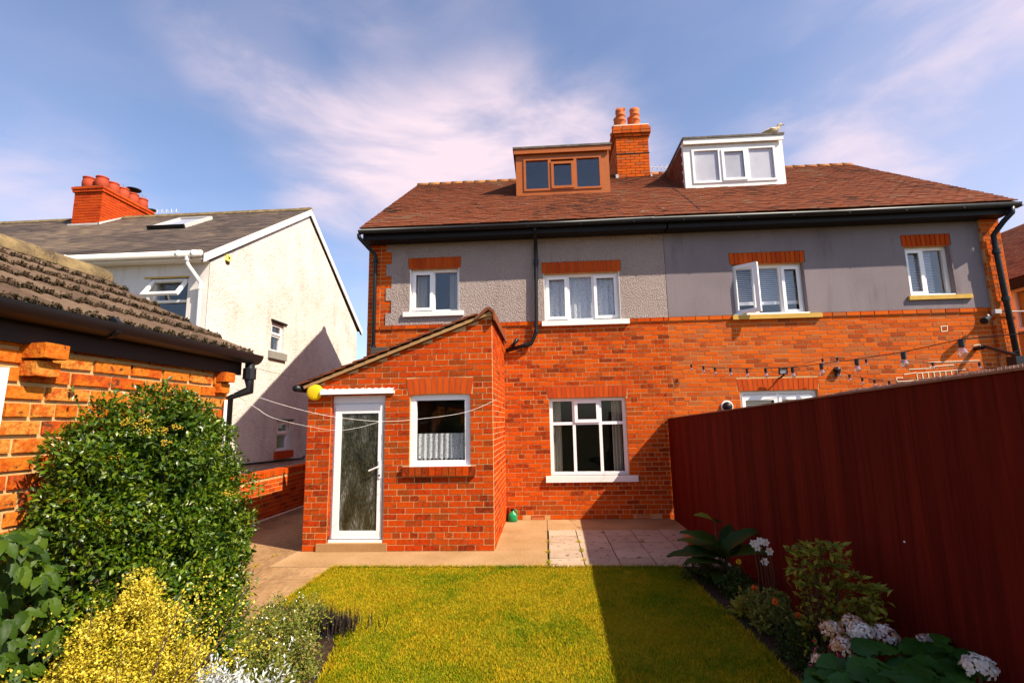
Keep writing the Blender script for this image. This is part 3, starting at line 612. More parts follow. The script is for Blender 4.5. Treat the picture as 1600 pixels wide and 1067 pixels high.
# ---- chimney on the party wall
cx0, cx1, cy0, cy1 = 1.965, 2.775, 12.02, 13.55
ch = MB().box(cx0+.008, cx1-.008, cy0+.008, cy1-.008, 6.9, 8.93).build('chimney', 'mortar_dark', hA)
CF = Fr((0,cy0,0)); CLf = Fr((cx0,0,0),(0,-1,0),(0,0,1),(-1,0,0)); CRt = Fr((cx1,0,0),(0,1,0),(0,0,1),(1,0,0))
P = brick_pieces(CF, lay(cx0, cx1, 7.40, 8.62, CH, [], 99, 98)) + brick_pieces(CLf, lay(-cy1, -cy0-.005, 7.40, 8.62, CH, [], 99, 98)) + brick_pieces(CRt, lay(cy0+.005, cy1, 7.40, 8.62, CH, [], 99, 98))
for k, (ex, z0) in enumerate(((.035,8.62),(.07,8.6957),(.07,8.7714),(.035,8.8471))):    # oversailing courses
    fr = Fr((0,cy0-ex,0)); P += brick_pieces(fr, lay(cx0-ex, cx1+ex, z0, z0+CH, CH, [], 99, 98), depth=.12)
    fr = Fr((cx0-ex,0,0),(0,-1,0),(0,0,1),(-1,0,0)); P += brick_pieces(fr, lay(-cy1-ex, -cy0+ex-.12, z0, z0+CH, CH, [], 99, 98), depth=.12)
    fr = Fr((cx1+ex,0,0),(0,1,0),(0,0,1),(1,0,0)); P += brick_pieces(fr, lay(cy0-ex+.12, cy1+ex, z0, z0+CH, CH, [], 99, 98), depth=.12)
emit(ch, 'brick', 'brickwork', P, 'brick_upper', 180)
MB().box(cx0-.03, cx1+.03, cy0-.03, cy1+.03, 8.92, 8.945).build('flaunching', 'mortar_pale', ch)
MB().box(cx0-.03, cx1+.06, cy0-.03, cy0+.012, 7.395, 7.47).box(cx1-.0, cx1+.04, cy0-.03, cy0+.25, 7.41, 7.6).box(cx0-.045, cx0+.02, cy0-.03, cy0+.02, 7.40, 7.62).build('flashing', 'lead', ch)
MB().box(cx0-.01, cx1+.01, cy0-.012, cy0+.03, 8.16, 8.178).build('strap', 'black_paint', ch)
PROF = [(.125,0),(.13,.04),(.118,.10),(.115,.22),(.135,.235),(.135,.26),(.112,.275),(.11,.36),(.13,.375),(.13,.40),(.112,.42),(.12,.47),(.128,.55),(.10,.55),(.095,.30)]
for (x, y) in ((2.16,12.25),(2.52,12.25),(2.16,12.62),(2.16,13.0),(2.16,13.34),(2.52,12.62),(2.52,13.0)):
    MB().lathe((x,y,8.945), PROF, 14).build('chimney_pot', 'terracotta', ch, True)
MB().box(2.05,2.27,12.14,12.36,9.46,9.51).build('pot_slab', 'terracotta', ch)
# ---- dormers
def dormer(house, x0, x1, yb, ztop, m, wn_, gm, roof_over=.06, splay=0.):
    zb = 4.985+SL*(yb-8.335); h = ztop-zb; f = Fr((x0, yb, zb+.01)); w = x1-x0
    mb = MB()
    bar = .15
    mb.lbox(f, 0, w, -.02, .13, -.1, 0).lbox(f, 0, w, h-.20, h, -.1, 0).lbox(f, 0, .17, .13, h-.20, -.1, 0).lbox(f, w-.17, w, .13, h-.20, -.1, 0)
    for xx in (x0, x1-.06):
        mb.prism([(xx,yb+.1,zb+.05),(xx,yb+.1,ztop),(xx,13.1,ztop-.02),(xx,12.42,7.75)], (.06,0,0))
    d = mb.build('dormer', m, house)
    MB().box(x0-roof_over, x1+roof_over, yb-.09, 13.3, ztop+.012, ztop+.055).build('dormer_roof', 'felt', d)
    MB().box(x0-roof_over+.02, x1+roof_over-.02, yb-.07, yb-.035, ztop-.10, ztop+.010).build('fascia', m, d)
    ww, hh = w-.34, h-.33; g = Fr((x0+.17, yb+.055, zb+.14)); o = MB(); bars(o, g, 0, ww, 0, hh, .045, 0, .075)
    for t in (.335,.665): o.lbox(g, ww*t-.032, ww*t+.032, .045, hh-.045, .0, .073)
    o.build('window_frame', wn_, d)
    for i, (a, b) in enumerate(((.045, ww*.335-.032), (ww*.335+.032, ww*.665-.032), (ww*.665+.032, ww-.045))):
        if i == 1:
            k = MB(); bars(k, g, a, b, .03, hh-.045 - (.06 if m == 'wood_dormer' else 0), .055, .074, .092); k.build('casement', wn_, d); MB().lbox(g, a+.05, b-.05, .09, hh-.09, .05, .056).build('pane', gm, d)
        else: MB().lbox(g, a, b, .045, hh-.045, .03, .036).build('pane', gm, d)
    MB().box(x0+.08, x1-.08, yb+.7, yb+.75, zb+.1, ztop-.02).build('room_wall', 'interior', d)
    return d
YD = 10.35
a, b = at(806,260,Y=YD), at(954,300,Y=YD)
dormer(hA, a[0], b[0]-.0, YD, 7.44, 'wood_dormer', 'wood_dormer', 'glass_sky')
a, b = at(1069,260,Y=YD), at(1229,287,Y=YD)
dB = dormer(hB, a[0], b[0], YD, 7.47, 'white_paint', 'upvc', 'frosted', .02)
# tile-hung cheek on the white dormer
ch_ = Fr((a[0]-.012, 12.2, 6.42), (0,-1,0), (0,0,1), (-1,0,0)); P = []
for r in range(10):
    for k in range(11):
        y = 12.15-k*.17-(.085 if r % 2 else 0); z = 6.44+r*.1
        if y > YD+.16 and z+.02 > 4.985+SL*(y-8.335)-.05: P.append((np.array([a[0]-.016, y, z]), np.column_stack([np.array([0,-.163,0]), np.array([-.012,0,.13]), np.array([-.012,0,-.001])])))
emit(dB, 'tile', 'cheek_tiles', P, 'tile', 60)
# cable that hangs down the roof tiles
p0, p1 = at(1022,283,Y=11.9), at(1094,335,Y=8.45); pts = []
for i in range(13):
    t = i/12; px, py = 1022+72*t**1.0, 283+52*t+8*math.sin(math.pi*t); Y = 11.85-3.3*t; q = at(px, py, Y=Y); pts.append((q[0], Y, 4.985+SL*(Y-8.335)+.045))
MB().tube(pts, .009, 5).build('roof_cable', 'black_plastic', hB)
# lintel repairs in pale mortar on the right house
rp = MB()
def strip(x0, y0, x1, y1, t=.012):
    a, b = fz(x0, y0), fz(x1, y1); d = np.array([b[0]-a[0], b[1]-a[1]]); n = np.array([-d[1], d[0]])/np.linalg.norm(d)*t/2
    rp.prism([(a[0]-n[0],YF+.004,a[1]-n[1]),(b[0]-n[0],YF+.004,b[1]-n[1]),(b[0]+n[0],YF+.004,b[1]+n[1]),(a[0]+n[0],YF+.004,a[1]+n[1])], (0,-.009,0))
for s in ((1449,566,1530,563),(1452,573,1490,570),(1412,585,1432,582),(1411,590,1400,590),(1400,590,1402,596),(1402,596,1434,594),(1432,582,1434,594),(1420,577,1460,575),(1470,510,1480,509),(1480,509,1480,517),(1480,517,1471,518),(1471,518,1470,510),(1521,540,1531,538),(1531,538,1532,544),(1532,544,1523,546),(1432,583,1470,580),(1470,580,1509,577)): strip(*s)
for i in range(7): strip(1441+i*9, 583-i*.8, 1443+i*9, 597-i*1.2)
rp.build('repointing', 'mortar_pale', hB)
# ------------------------------------------------------------------ brick lean-to in front of the left house
EX0, EX1 = -3.195, -.683
ez = lambda x: 2.11+(x-EX0)*(3.045-2.11)/(EX1-EX0)
ext = thing('lean_to', (-1.94, 7.7, 0), 'small red brick lean-to porch with sloping tiled roof and white glazed door', 'outbuilding')
EF = Fr((0,YE,0)); D = rect(518,611,600,846,YE); D = (at(517,720,Y=YE)[0]-.02, at(600,720,Y=YE)[0], .105, 2.02)
WE = rect(641,617,735,728,YE)
mb = MB(); wall_mesh(mb, EF, EX0+.0045, EX1-.0045, 0, 2.10, [D, WE], -.22, -.0045)
mb.prism([(EX0+.0045,YE+.0045,2.10),(EX1-.0045,YE+.0045,2.10),(EX1-.0045,YE+.0045,ez(EX1)-.01),(EX0+.0045,YE+.0045,ez(EX0)-.008)], (0,.212,0))
ew = mb.build('wall', 'mortar_lean', ext)
EC = .0765
WA = (WE[0]-.04, WE[1]+.04, WE[3]-.002, WE[3]+.235); WS = (WE[0]-.09, WE[1]+.075, WE[2]-.118, WE[2])
rows = lay(EX0, EX1, 0, 3.1, EC, [D, WE, WA, WS, (D[0]-.12,D[1]+.05,0,.10)], 6, 2, top=lambda x: ez(x)+.03)
emit(ew, 'brick', 'brickwork', brick_pieces(EF, rows), 'brick_lean', 300)
SF = Fr((EX1,0,0),(0,1,0),(0,0,1),(1,0,0))
sw = MB().box(EX1-.22, EX1-.0045, YE+.22, YF, 0, ez(EX1)-.01).build('side_wall', 'mortar_lean', ext)
emit(sw, 'brick', 'brickwork', brick_pieces(SF, lay(YE+.046, YF-.01, 0, 3.06, EC, [], 6, 2)), 'brick_lean', 300)
MB().box(EX0+.008, EX0+.22, YE+.22, YF, 0, 2.08).build('side_wall', 'mortar_lean', ext)
emit(ext, 'brick', 'side_brickwork', brick_pieces(Fr((EX0,0,0),(0,-1,0),(0,0,1),(-1,0,0)), lay(-YF+.01, -YE-.046, 0, 2.07, EC, [], 6, 2)), 'brick_lean', 0)
emit(ew, 'brick', 'jamb_brickwork', brick_pieces(Fr((D[0]+.012,0,0),(0,1,0),(0,0,1),(1,0,0)), [(YE+.001,YE+.13,.10+r*EC,.10+(r+1)*EC) for r in range(25)], depth=.011), 'brick_lean', 60)
arch(ew, EF, WE[0]-.02, WE[1]+.02, WE[3]-.01, .22, .02, 11, 'brick_arch', .035)
for i in range(11):                                # brick-on-edge sill
    u0 = WS[0]+i*(WS[1]-WS[0])/11; MB().lbox(EF, u0+.004, u0+(WS[1]-WS[0])/11-.004, WS[2]+.004, WS[3]-.002+random.uniform(-.003,.003), -.06, .048+random.uniform(-.003,.003)).build('brick', 'brick_lean', ew)
w, h = WE[1]-WE[0], WE[3]-WE[2]
o = window(ext, Fr((WE[0],YE+.11,WE[2])), w, h, [(0,w,.03,h-.03,0)], gmat='glass_dark', ft=.075)
MB().lbox(Fr((WE[0],YE,WE[2])), 0, w, -.0, .014, -.05, .006).build('sill', 'upvc', o)
drape(o, Fr((WE[0],YE+.11,WE[2])), .07, w-.07, .075, h*.45, -.04, 9, .014, 'lace', 'net_curtain', .02)
MB().box(EX0+.25, EX1-.25, YF-.3, YF-.26, 0, 2.9).box(EX0+.25,EX1-.25,YE+.25,YF-.3,-.0,.03).build('room', 'interior', ext)
# door
dw, dh = D[1]-D[0], D[3]-D[2]; DF = Fr((D[0],YE+.13,D[2]))
mb = MB(); bars(mb, DF, .01, dw, 0.0, dh-.13, .055, 0, .07); mb.lbox(DF, .01, dw, dh-.128, dh, 0, .085)
dr = mb.build('door', 'upvc', ext)
m2 = MB(); m2.lbox(DF,.05,dw-.03,.045,.14,.071,.10).lbox(DF,.05,dw-.03,dh-.265,dh-.165,.071,.10).lbox(DF,.05,.135,.14,dh-.265,.071,.10).lbox(DF,dw-.095,dw-.03,.14,dh-.265,.071,.10); m2.build('door_leaf', 'upvc', dr)
MB().lbox(DF, .125, dw-.085, .13, dh-.255, .075, .083).build('pane', 'obscured_glass', dr)
hd = MB(); hd.lbox(DF, dw-.078, dw-.050, .80, 1.03, .10, .112); hd.tube([DF.p(dw-.064,.95,.11),DF.p(dw-.064,.95,.15),DF.p(dw-.085,.945,.155),DF.p(dw-.195,.90,.15)], .011, 8); hd.build('handle', 'upvc', dr)
MB().lathe((0,0,0), [(.012,0),(.012,.006)], 10, fr=Fr(DF.p(dw-.064,.84,.113), (1,0,0),(0,0,1),(0,-1,0))).build('keyhole', 'black_plastic', dr)
MB().lbox(DF, .0, dw, -.02, .03, .0, .12).build('threshold', 'upvc', dr)
MB().box(D[0]-.13, D[1]+.06, YE-.025, YE+.13, 0, .098).build('step', 'concrete', ext)
# white corrugated drip canopy over the door
cv = MB(); x0, x1 = at(504,604,Y=YE)[0], at(617,604,Y=YE)[0]; n = 44; vs = []; fs = []
for i in range(n+1):
    x = x0+(x1-x0)*i/n; wv = .006*math.sin(i*1.6); vs += [(x,YE-.002,2.085+wv), (x,YE-.075,2.060+wv), (x,YE-.078,2.010)]
for i in range(n): fs += [(3*i,3*i+1,3*i+4,3*i+3),(3*i+1,3*i+2,3*i+5,3*i+4)]
cv.add(vs, fs); cv.box(x0,x1,YE-.03,YE-.004,2.012,2.05); cv.build('door_canopy', 'white_paint', ext)
# roof of the lean-to
ca2 = math.atan2(3.045-2.11, EX1-EX0); EV = np.array([math.cos(ca2),0,math.sin(ca2)]); EW = np.array([-math.sin(ca2),0,math.cos(ca2)])
ef = Fr((EX0-.10, YF-.0, ez(EX0)-.02), (0,-1,0), EV, EW); el = (EX1-EX0+.08)/math.cos(ca2)
ro = MB(); ro.lbox(ef, 0, YF-YE+.02, 0, el-.02, -.01, .03); ro = ro.build('roof', 'brown_fascia', ext)
MB().lbox(ef, YF-YE+.022, YF-YE+.05, .06, el-.06, -.016, .026).build('verge', 'concrete', ext)
emit(ro, 'tile', 'tiles', tiles(Fr(ef.p(0,0,.03), ef.U, ef.V, ef.W), YF-YE+.075, el-.05, .165, .16, .02, lap=1.3, tilt=.09), 'tile', 120)
rd = MB()
for k in range(7):                                 # ridge capping along the top edge
    y0, y1 = YE-.08+k*.3, min(YE-.08+k*.3+.31, YF-.02); pr_ = [(-.20,-.085),(-.05,.045),(.0,.05),(.06,.0),(.07,-.13),(.045,-.13),(.035,-.02),(-.02,.015),(-.19,-.115)]
    MB().prism([(EX1-.02+a, y0+.003, ez(EX1)+.04+b) for a, b in pr_], (0,y1-y0-.006,0)).build('ridge_tile', 'tile', ro)
MB().prism([(EX1-.16,YE-.03,ez(EX1)-.05),(EX1-.02,YE-.03,ez(EX1)+.055),(EX1+.01,YE-.03,ez(EX1)-.02)], (0,.035,0)).build('verge_mortar', 'mortar_lean', ext)
gu = MB(); gu.tube([(EX0-.13,YE-.10,2.10),(EX0-.13,YF-.05,2.11)], .045, 10); gu.build('gutter', 'black_plastic', ext, True)
# yellow alarm sounder
al = thing('alarm_sounder', tuple(at(493,613,Y=YE)), 'round yellow dome beside the lean-to door under the roof verge', 'alarm')
c = at(493,613,Y=YE); fr = Fr((c[0],YE,c[2])); r = .108
MB().lathe(0, [(r,.0),(r*1.02,.02),(r*1.0,.036),(r*.94,.046),(r*.75,.053),(r*.4,.058),(.01,.060)], 28, fr=fr).build('cover', 'yellow_plastic', al, True)
MB().lathe(0, [(r*.8,-.008),(r*.8,.02)], 20, fr=fr).build('base', 'black_plastic', al)
# ------------------------------------------------------------------ white house on the left
XW = -6.3
wh = thing('house', (-11, 12.8, 0), 'white rendered house with slate roof and tall gable end, on the left', 'house')
GW = Fr((XW,0,0),(0,1,0),(0,0,1),(1,0,0))
def gr(x0, y0, x1, y1): a, b = at(x0,y0,X=XW), at(x1,y1,X=XW); return (a[1], b[1], b[2], a[2])
G1 = gr(425,501,442,553); G2 = gr(434,657,452,703)
mb = MB(); wall_mesh(mb, GW, 8.95, 16.6, 0, 4.72, [G1, G2], -.25, 0)
mb.prism([(XW,8.95,4.72),(XW,16.6,4.72),(XW,12.82,7.26)], (-.25,0,0)); mb.build('gable_wall', 'white_render', wh)
NW = Fr((0,8.95,0)); a, b = at(231,436,Y=8.95), at(291,500,Y=8.95); N1 = (a[0]+.06, b[0]-.02, 3.15, a[2])
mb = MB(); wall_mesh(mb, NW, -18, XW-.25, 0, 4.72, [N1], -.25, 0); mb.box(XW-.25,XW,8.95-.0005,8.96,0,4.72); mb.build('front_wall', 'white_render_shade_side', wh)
MB().box(-18,XW-.25,16.35,16.6,0,4.72).build('back_wall', 'white_render', wh)
MB().box(-18,XW-.3,9.3,16.3,4.66,4.70).box(-18,XW-.3,12,12.1,0,4.6).build('rooms', 'interior', wh)
for g_, nm in ((G1,'stone'),(G2,'brick')):
    w, h = g_[1]-g_[0], g_[3]-g_[2]; f = Fr((XW-.13,g_[0],g_[2]),(0,1,0),(0,0,1),(1,0,0))
    o = window(wh, f, w, h, [(0,w,0,h*.56,0),(0,w,h*.56,h,1)], gmat='glass_sky', ft=.06)
    MB().lbox(f, -.10, w+.10, -.17, 0, .02, .19).build('sill', 'grey_stone' if nm == 'stone' else 'brick_plinth', o)
    MB().lbox(f, -.04, w+.1, h, h+.035, .05, .17).build('drip_mould', 'brown_fascia', o)
w, h = N1[1]-N1[0], N1[3]-N1[2]; f = Fr((N1[0],9.10,N1[2])); t = h*.66
o = window(wh, f, w, h, [(0,w,0,t,0),(0,w,t,h,0)], gmat='glass_sky', label='window with its top light propped open')
an = math.radians(38); TF = Fr(f.p(.0,h-.03,.08), (1,0,0), (0,-math.sin(an),-math.cos(an)), (0,-math.cos(an),math.sin(an)))
m2 = MB(); bars(m2, TF, .02, w-.02, 0, h-t+.03, .06, 0, .05); m2.build('open_casement', 'upvc', o); MB().lbox(TF, .07, w-.07, .05, h-t-.02, .02, .026).build('pane', 'glass_dark', o)
MB().lbox(Fr((N1[0],8.95,N1[3])), -.12, w+.02, 0, .03, -.1, .015).build('lintel_edge', 'sandstone', o)
# roof of the white house
WS_ = .638; ca = 1/math.sqrt(1+WS_*WS_); wl0 = (12.82-8.72)/ca
wf = Fr((-18,8.72,4.80),(1,0,0),(0,ca,WS_*ca),(0,-WS_*ca,ca)); wwid = 18+XW+.06
ro = MB(); ro.lbox(wf, 0, wwid, .02, wl0, -.06, .0); bf = Fr((XW+.06,16.92,4.80),(-1,0,0),(0,-ca,WS_*ca),(0,WS_*ca,ca)); ro.lbox(bf, 0, wwid, 0, wl0-.01, -.06, .015)
ro = ro.build('roof', 'slate', wh)
emit(ro, 'slate', 'slates', tiles(wf, wwid, wl0, .28, .16, .009, lap=1.6, tilt=.03), 'slate', 300)
x = -18; zr = 4.80+WS_*4.1
while x < XW+.05:
    e = min(x+.44, XW+.07); MB().prism([(x,12.82-.15,zr-.055),(x,12.82-.09,zr+.035),(x,12.82,zr+.075+random.uniform(-.008,.01)),(x,12.82+.09,zr+.035),(x,12.82+.15,zr-.055)], (e-x-.01,0,0)).build('ridge_tile', 'ridge_lichen', ro); x += .44
for (y0, z0, y1, z1) in ((8.70,4.66,12.82,4.66+WS_*4.12),(16.94,4.66,12.82,4.66+WS_*4.12)):
    MB().prism([(XW+.045,y0,z0-.02),(XW+.045,y1,z1-.02),(XW+.045,y1,z1+.14),(XW+.045,y0,z0+.14)], (.025,0,0)).build('bargeboard', 'white_paint', wh)
    MB().prism([(XW+.002,y0,z0-.02),(XW+.002,y1,z1-.02),(XW+.002,y1,z1+.0),(XW+.002,y0,z0+.0)], (.04,0,0)).build('soffit', 'black_paint', wh)
gu = MB().tube([(-18,8.67,4.79),(XW+.02,8.67,4.79)], .062, 12).build('gutter', 'white_paint', wh, True)
k = MB()
for x in (-9.1,-9.0,-6.75,-6.45): k.tube([(x,8.67,4.79),(x+.05,8.67,4.79)], .073, 12)
k.build('gutter_joint', 'white_paint', gu, True)
MB().box(-18,XW,8.72,8.75,4.70,4.80).box(-18,XW,8.75,8.95,4.70,4.715).build('fascia', 'white_paint', wh)
pipe('downpipe', [(XW-.24,8.67,4.75),(XW-.24,8.68,4.60),(XW-.10,8.86,4.30),(XW-.10,8.88,4.2),(XW-.10,8.88,.1)], .036, 'white_paint', wh, [((XW-.24,8.67,4.66),(XW-.24,8.67,4.74)),((XW-.10,8.88,4.16),(XW-.10,8.88,4.26))])
a, b = at(396,724,X=XW), at(473,717,X=XW); pipe('overflow_pipe', [(XW+.03,a[1]-1,a[2]+.03),(XW+.03,b[1],b[2]+.02),(XW+.03,b[1]+.005,b[2]+.09)], .02, 'black_plastic', wh)
c = at(355,404,X=XW); al = thing('alarm_box', tuple(c), 'small yellow alarm box high on the white gable', 'alarm')
MB().box(XW,XW+.04,c[1]-.07,c[1]+.07,c[2]-.06,c[2]+.07).build('case', 'sticker_yellow', al); MB().prism([(XW+.041,c[1]-.04,c[2]+.03),(XW+.041,c[1]+.04,c[2]+.03),(XW+.041,c[1],c[2]-.03)], (.002,0,0)).build('emblem', 'black_paint', al); MB().box(XW,XW+.03,c[1]-.04,c[1]+.05,c[2]-.10,c[2]-.085).build('bracket', 'black_paint', al)
# rooflight
a, b = at(243,348,Y=11.6), at(300,346,Y=11.6)
v0 = (11.05-8.72)/ca; u0, u1 = at(243,350,Y=11.2)[0]+18, at(297,350,Y=11.2)[0]+18
rl = MB(); bars(rl, wf, u0, u1, v0, v0+1.15, .07, -.0, .10); rl = rl.build('rooflight', 'lead', wh); MB().lbox(wf, u0+.06, u1-.06, v0+.06, v0+1.09, .05, .06).build('pane', 'frosted', rl); MB().lbox(wf, u0-.02, u1+.02, v0-.05, v0, .0, .12).build('apron', 'black_paint', rl)
# chimney of the white house
qx0, qx1, qy0, qy1 = -12.42, -11.62, 12.06, 13.75
ch = MB().box(qx0+.008,qx1-.008,qy0+.008,qy1-.008,6.7,8.03).build('chimney', 'mortar_dark', wh)
P = brick_pieces(Fr((0,qy0,0)), lay(qx0,qx1,6.95,7.86,CH,[],99,98)) + brick_pieces(Fr((qx1,0,0),(0,1,0),(0,0,1),(1,0,0)), lay(qy0+.005,qy1,6.95,7.86,CH,[],99,98))
for ex, z0 in ((.04,7.86),(.06,7.935)):
    P += brick_pieces(Fr((0,qy0-ex,0)), lay(qx0-ex,qx1+ex,z0,z0+CH,CH,[],99,98),depth=.1) + brick_pieces(Fr((qx1+ex,0,0),(0,1,0),(0,0,1),(1,0,0)), lay(qy0-ex+.1,qy1+ex,z0,z0+CH,CH,[],99,98),depth=.1)
emit(ch, 'brick', 'brickwork', P, 'brick_plinth', 150)
MB().box(qx0-.02,qx1+.02,qy0-.02,qy1+.02,8.0,8.035).build('flaunching', 'ridge_lichen', ch)
MB().box(qx0-.05,qx1+.05,qy0-.05,qy0+.02,6.86,6.97).prism([(qx1,qy0-.05,6.90),(qx1,12.9,7.45),(qx1,12.9,7.52),(qx1,qy0-.05,6.98)],(.03,0,0)).build('flashing', 'lead', ch)
PR2 = [(.12,0),(.15,.05),(.158,.14),(.146,.24),(.134,.28),(.150,.29),(.150,.32),(.115,.32),(.10,.1)]
for i in range(5):
    y = qy0+.16+i*.345; x = -11.83
    MB().lathe((x,y,8.03), PR2, 16).build('chimney_pot', 'terracotta_red', ch, True)
MB().lathe((-12.2,qy0+.16,8.03), PR2, 16).build('chimney_pot', 'terracotta_red', ch, True)
cw = MB(); y = qy0+.16+3*.345; cw.lathe((-11.83,y,8.48), [(.02,-.02),(.19,-.012),(.20,.012),(.02,.04)], 18)
for k in range(3): cw.tube([(-11.83+.1*math.cos(k*2.1),y+.1*math.sin(k*2.1),8.34),(-11.83+.1*math.cos(k*2.1),y+.1*math.sin(k*2.1),8.48)], .008, 5)
cw.build('cowl', 'black_paint', ch)
for i in (2, 4):
    y = qy0+.16+i*.345; s = MB()
    for k in range(7):
        th = k*math.pi*2/7; s.tube([(-11.83,y,8.34),(-11.83+.10*math.cos(th),y+.10*math.sin(th),8.46)], .005, 4)
    s.build('bird_spikes', 'steel', ch)
# boundary wall
bwl = thing('boundary_wall', (-5.0, 9, 0), 'low red brick boundary wall with brick-on-edge coping beside the driveway', 'wall')
BX = -4.93; BF = Fr((BX,0,0),(0,1,0),(0,0,1),(1,0,0))
core = MB().box(BX-.215,BX-.0045,5.6,18,-.03,.71).build('core', 'mortar', bwl)
emit(core, 'brick', 'brickwork', brick_pieces(BF, lay(5.6,18,-.02,.71,CH,[],6,3)), 'brick', 300)
P = []
y = 5.6
while y < 18: P.append((np.array([BX-.105,y+.0375,.762]), np.column_stack([np.array([0,.066,0]), np.array([0,0,.102+random.uniform(-.004,.004)]), np.array([.235,0,0])]))); y += .0757
emit(bwl, 'coping_brick', 'coping', P, 'brick', 160)
MB().box(BX-.0,BX+.04,5.6,18,-.03,.012).build('footing', 'mortar_pale', bwl)
# ------------------------------------------------------------------ garage at the left
XG, YG = -2.25, 3.5
ga = thing('garage', (-3.5, 1.2, 0), 'old orange brick garage with mossy pantile roof and black gutter in the left foreground', 'garage')
gw = MB().box(XG-.22,XG-.014,-1.2,YG-.01,0,2.06).build('wall', 'mortar_old', ga)
GF = Fr((XG,0,0),(0,1,0),(0,0,1),(1,0,0)); UN = [chamfer_unit(s) for s in range(6)]
rows = lay(-1.2, YG, 0, 2.06, .0757, [], 5, 2, L0=.232)
emit(gw, 'brick', 'brickwork', brick_pieces(GF, rows, joint=.018, depth=.06, jit=.003), 'brick_old', 300, UN)
fgw = MB().prism([(-4.8,YG-.01,0),(XG-.22,YG-.01,0),(XG-.22,YG-.01,2.06),(-3.5,YG-.01,2.72),(-4.8,YG-.01,2.06)], (0,-.2,0)).build('far_gable', 'mortar_old', ga)
emit(fgw, 'brick', 'brickwork', brick_pieces(Fr((0,YG,0),(-1,0,0),(0,0,1),(0,1,0)), lay(-XG,4.8,0,2.06,.0757,[],5,2), joint=.013), 'brick_old', 0, UN)
MB().box(-4.8,-4.6,-1.2,YG-.21,0,2.06).build('back_wall', 'brick_plinth', ga)
cb = MB()
for (py0, dy, ext_, z) in ((at(82,545,X=XG+.08)[1],.115,.105,at(82,541,X=XG+.1)[2]-.02),(at(82,565,X=XG+.06)[1]-.02,.115,.065,at(82,541,X=XG+.1)[2]-.097),(YG-.10,.11,.07,at(344,583,X=XG+.06)[2]-.02),(YG-.10,.11,.035,at(344,583,X=XG+.06)[2]-.095)):
    c_ = np.array([XG+ext_/2-.03, py0, z]); o = bpy.data.objects.new('corbel', unit_mesh('corbel', *UN[2], 'brick_old')); link(o, gw); M4 = Matrix.Identity(4); A = np.column_stack([np.array([0,dy,0]),np.array([0,0,.066]),np.array([ext_+.06,0,0])])
    for i in range(3):
        for j in range(3): M4[i][j] = A[i,j]
        M4[i][3] = c_[i]
    o.matrix_basis = M4
ZE = 2.155; GS = .50; cg = 1/math.sqrt(1+GS*GS); XE = XG+.06; XRD = at(152,430,Y=3.6)[0]
fas = MB().box(XG+.012,XG+.034,-1.2,YG+.08,ZE-.17,ZE-.02).build('fascia', 'brown_fascia', ga)
rt = Fr((XE,YG+.12,ZE),(0,-1,0),(-cg,0,GS*cg),(GS*cg,0,cg)); RL = (XE-XRD)/cg
ro = MB().lbox(rt, .01, 4.7, .03, RL, -.05, -.035); lf = Fr((XRD*2-XE,YG+.12,ZE),(0,-1,0),(cg,0,GS*cg),(-GS*cg,0,cg)); ro.lbox(lf, 0, 4.7, 0, RL-.02, -.05, .0); ro = ro.build('roof', 'concrete_tile', ga)
# double-roman tile, one mesh shared by all
TW, TG, TLn = .30, .285, .36; n = 24; vs = []; fs = []
def prof(u): s = (u/TW*3) % 1; return .019*max(0, math.sin(math.pi*s))**1.2
for (v, dz) in ((0,.022),(TLn,-.006)):
    for lay_ in (0, -.016):
        for i in range(n+1): u = TW*i/n; vs.append((u, v, prof(u)+dz+lay_))
k = n+1
for i in range(n): fs += [(i,i+1,2*k+i+1,2*k+i),(k+i,3*k+i,3*k+i+1,k+i+1),(i,k+i,k+i+1,i+1)]
fs += [(0,2*k,3*k,k),(n,k+n,3*k+n,2*k+n)]
tme = bpy.data.meshes.new('pantile'); tme.from_pydata(vs, [], fs); tme.materials.append(MAT['concrete_tile']); tme.update()
ms = []; rg = np.random.default_rng(5)
nr = int(math.ceil(RL/TG))
for r in range(nr):
    for c_ in range(12):
        o = bpy.data.objects.new('pantile', tme); link(o, ro); q = rt.p(c_*TW+rg.normal(0,.003), r*TG-.03+rg.normal(0,.004), -.012); M4 = Matrix.Identity(4)
        for i in range(3): M4[i][0], M4[i][1], M4[i][2], M4[i][3] = rt.U[i], rt.V[i], rt.W[i], q[i]
        o.matrix_basis = M4
        for k_ in range(110):
            u = rg.uniform(0, TW); ms.append(rt.p(c_*TW+u, r*TG-.03+abs(rg.normal(0,.011))-.006, prof(u)+.004+rg.uniform(-.016,.016)))
ico = [(0,0,1),(.9,0,.2),(-.45,.78,.2),(-.45,-.78,.2),(0,0,-.6)]; icf = [(0,1,2),(0,2,3),(0,3,1),(4,2,1),(4,3,2),(4,1,3)]
V = np.array(ms)[:,None,:] + np.array(ico)[None]*rg.uniform(.004,.009,(len(ms),1,1))*rg.uniform(.7,1.3,(len(ms),5,3))
tag(tri_soup('moss', V, 5, icf, 'moss', ro), kind='stuff')
yy = YG+.12; zr = ZE+GS*(XE-XRD)
while yy > -1:
    n = 8; vs = []
    for y_, rr in ((yy, .125),(yy-.45, .118)):
        for i in range(n): th = math.pi*i/(n-1); vs.append((XRD+rr*math.cos(th), y_, zr-.04+rr*math.sin(th)*.95))
    MB().add(vs, [(i,i+1,n+i+1,n+i) for i in range(n-1)]+[tuple(range(n))[::-1],tuple(range(n,2*n))]).build('ridge_tile', 'ridge_lichen', ro, True); yy -= .46
vs = []; fs = []; n = 9
for y_ in (-1.2, YG+.17):
    for rr in (.062,.055):
        for i in range(n): th = math.pi*(1+i/(n-1)); vs.append((XG+.085+rr*math.cos(th), y_, ZE-.02+rr*1.1*math.sin(th)))
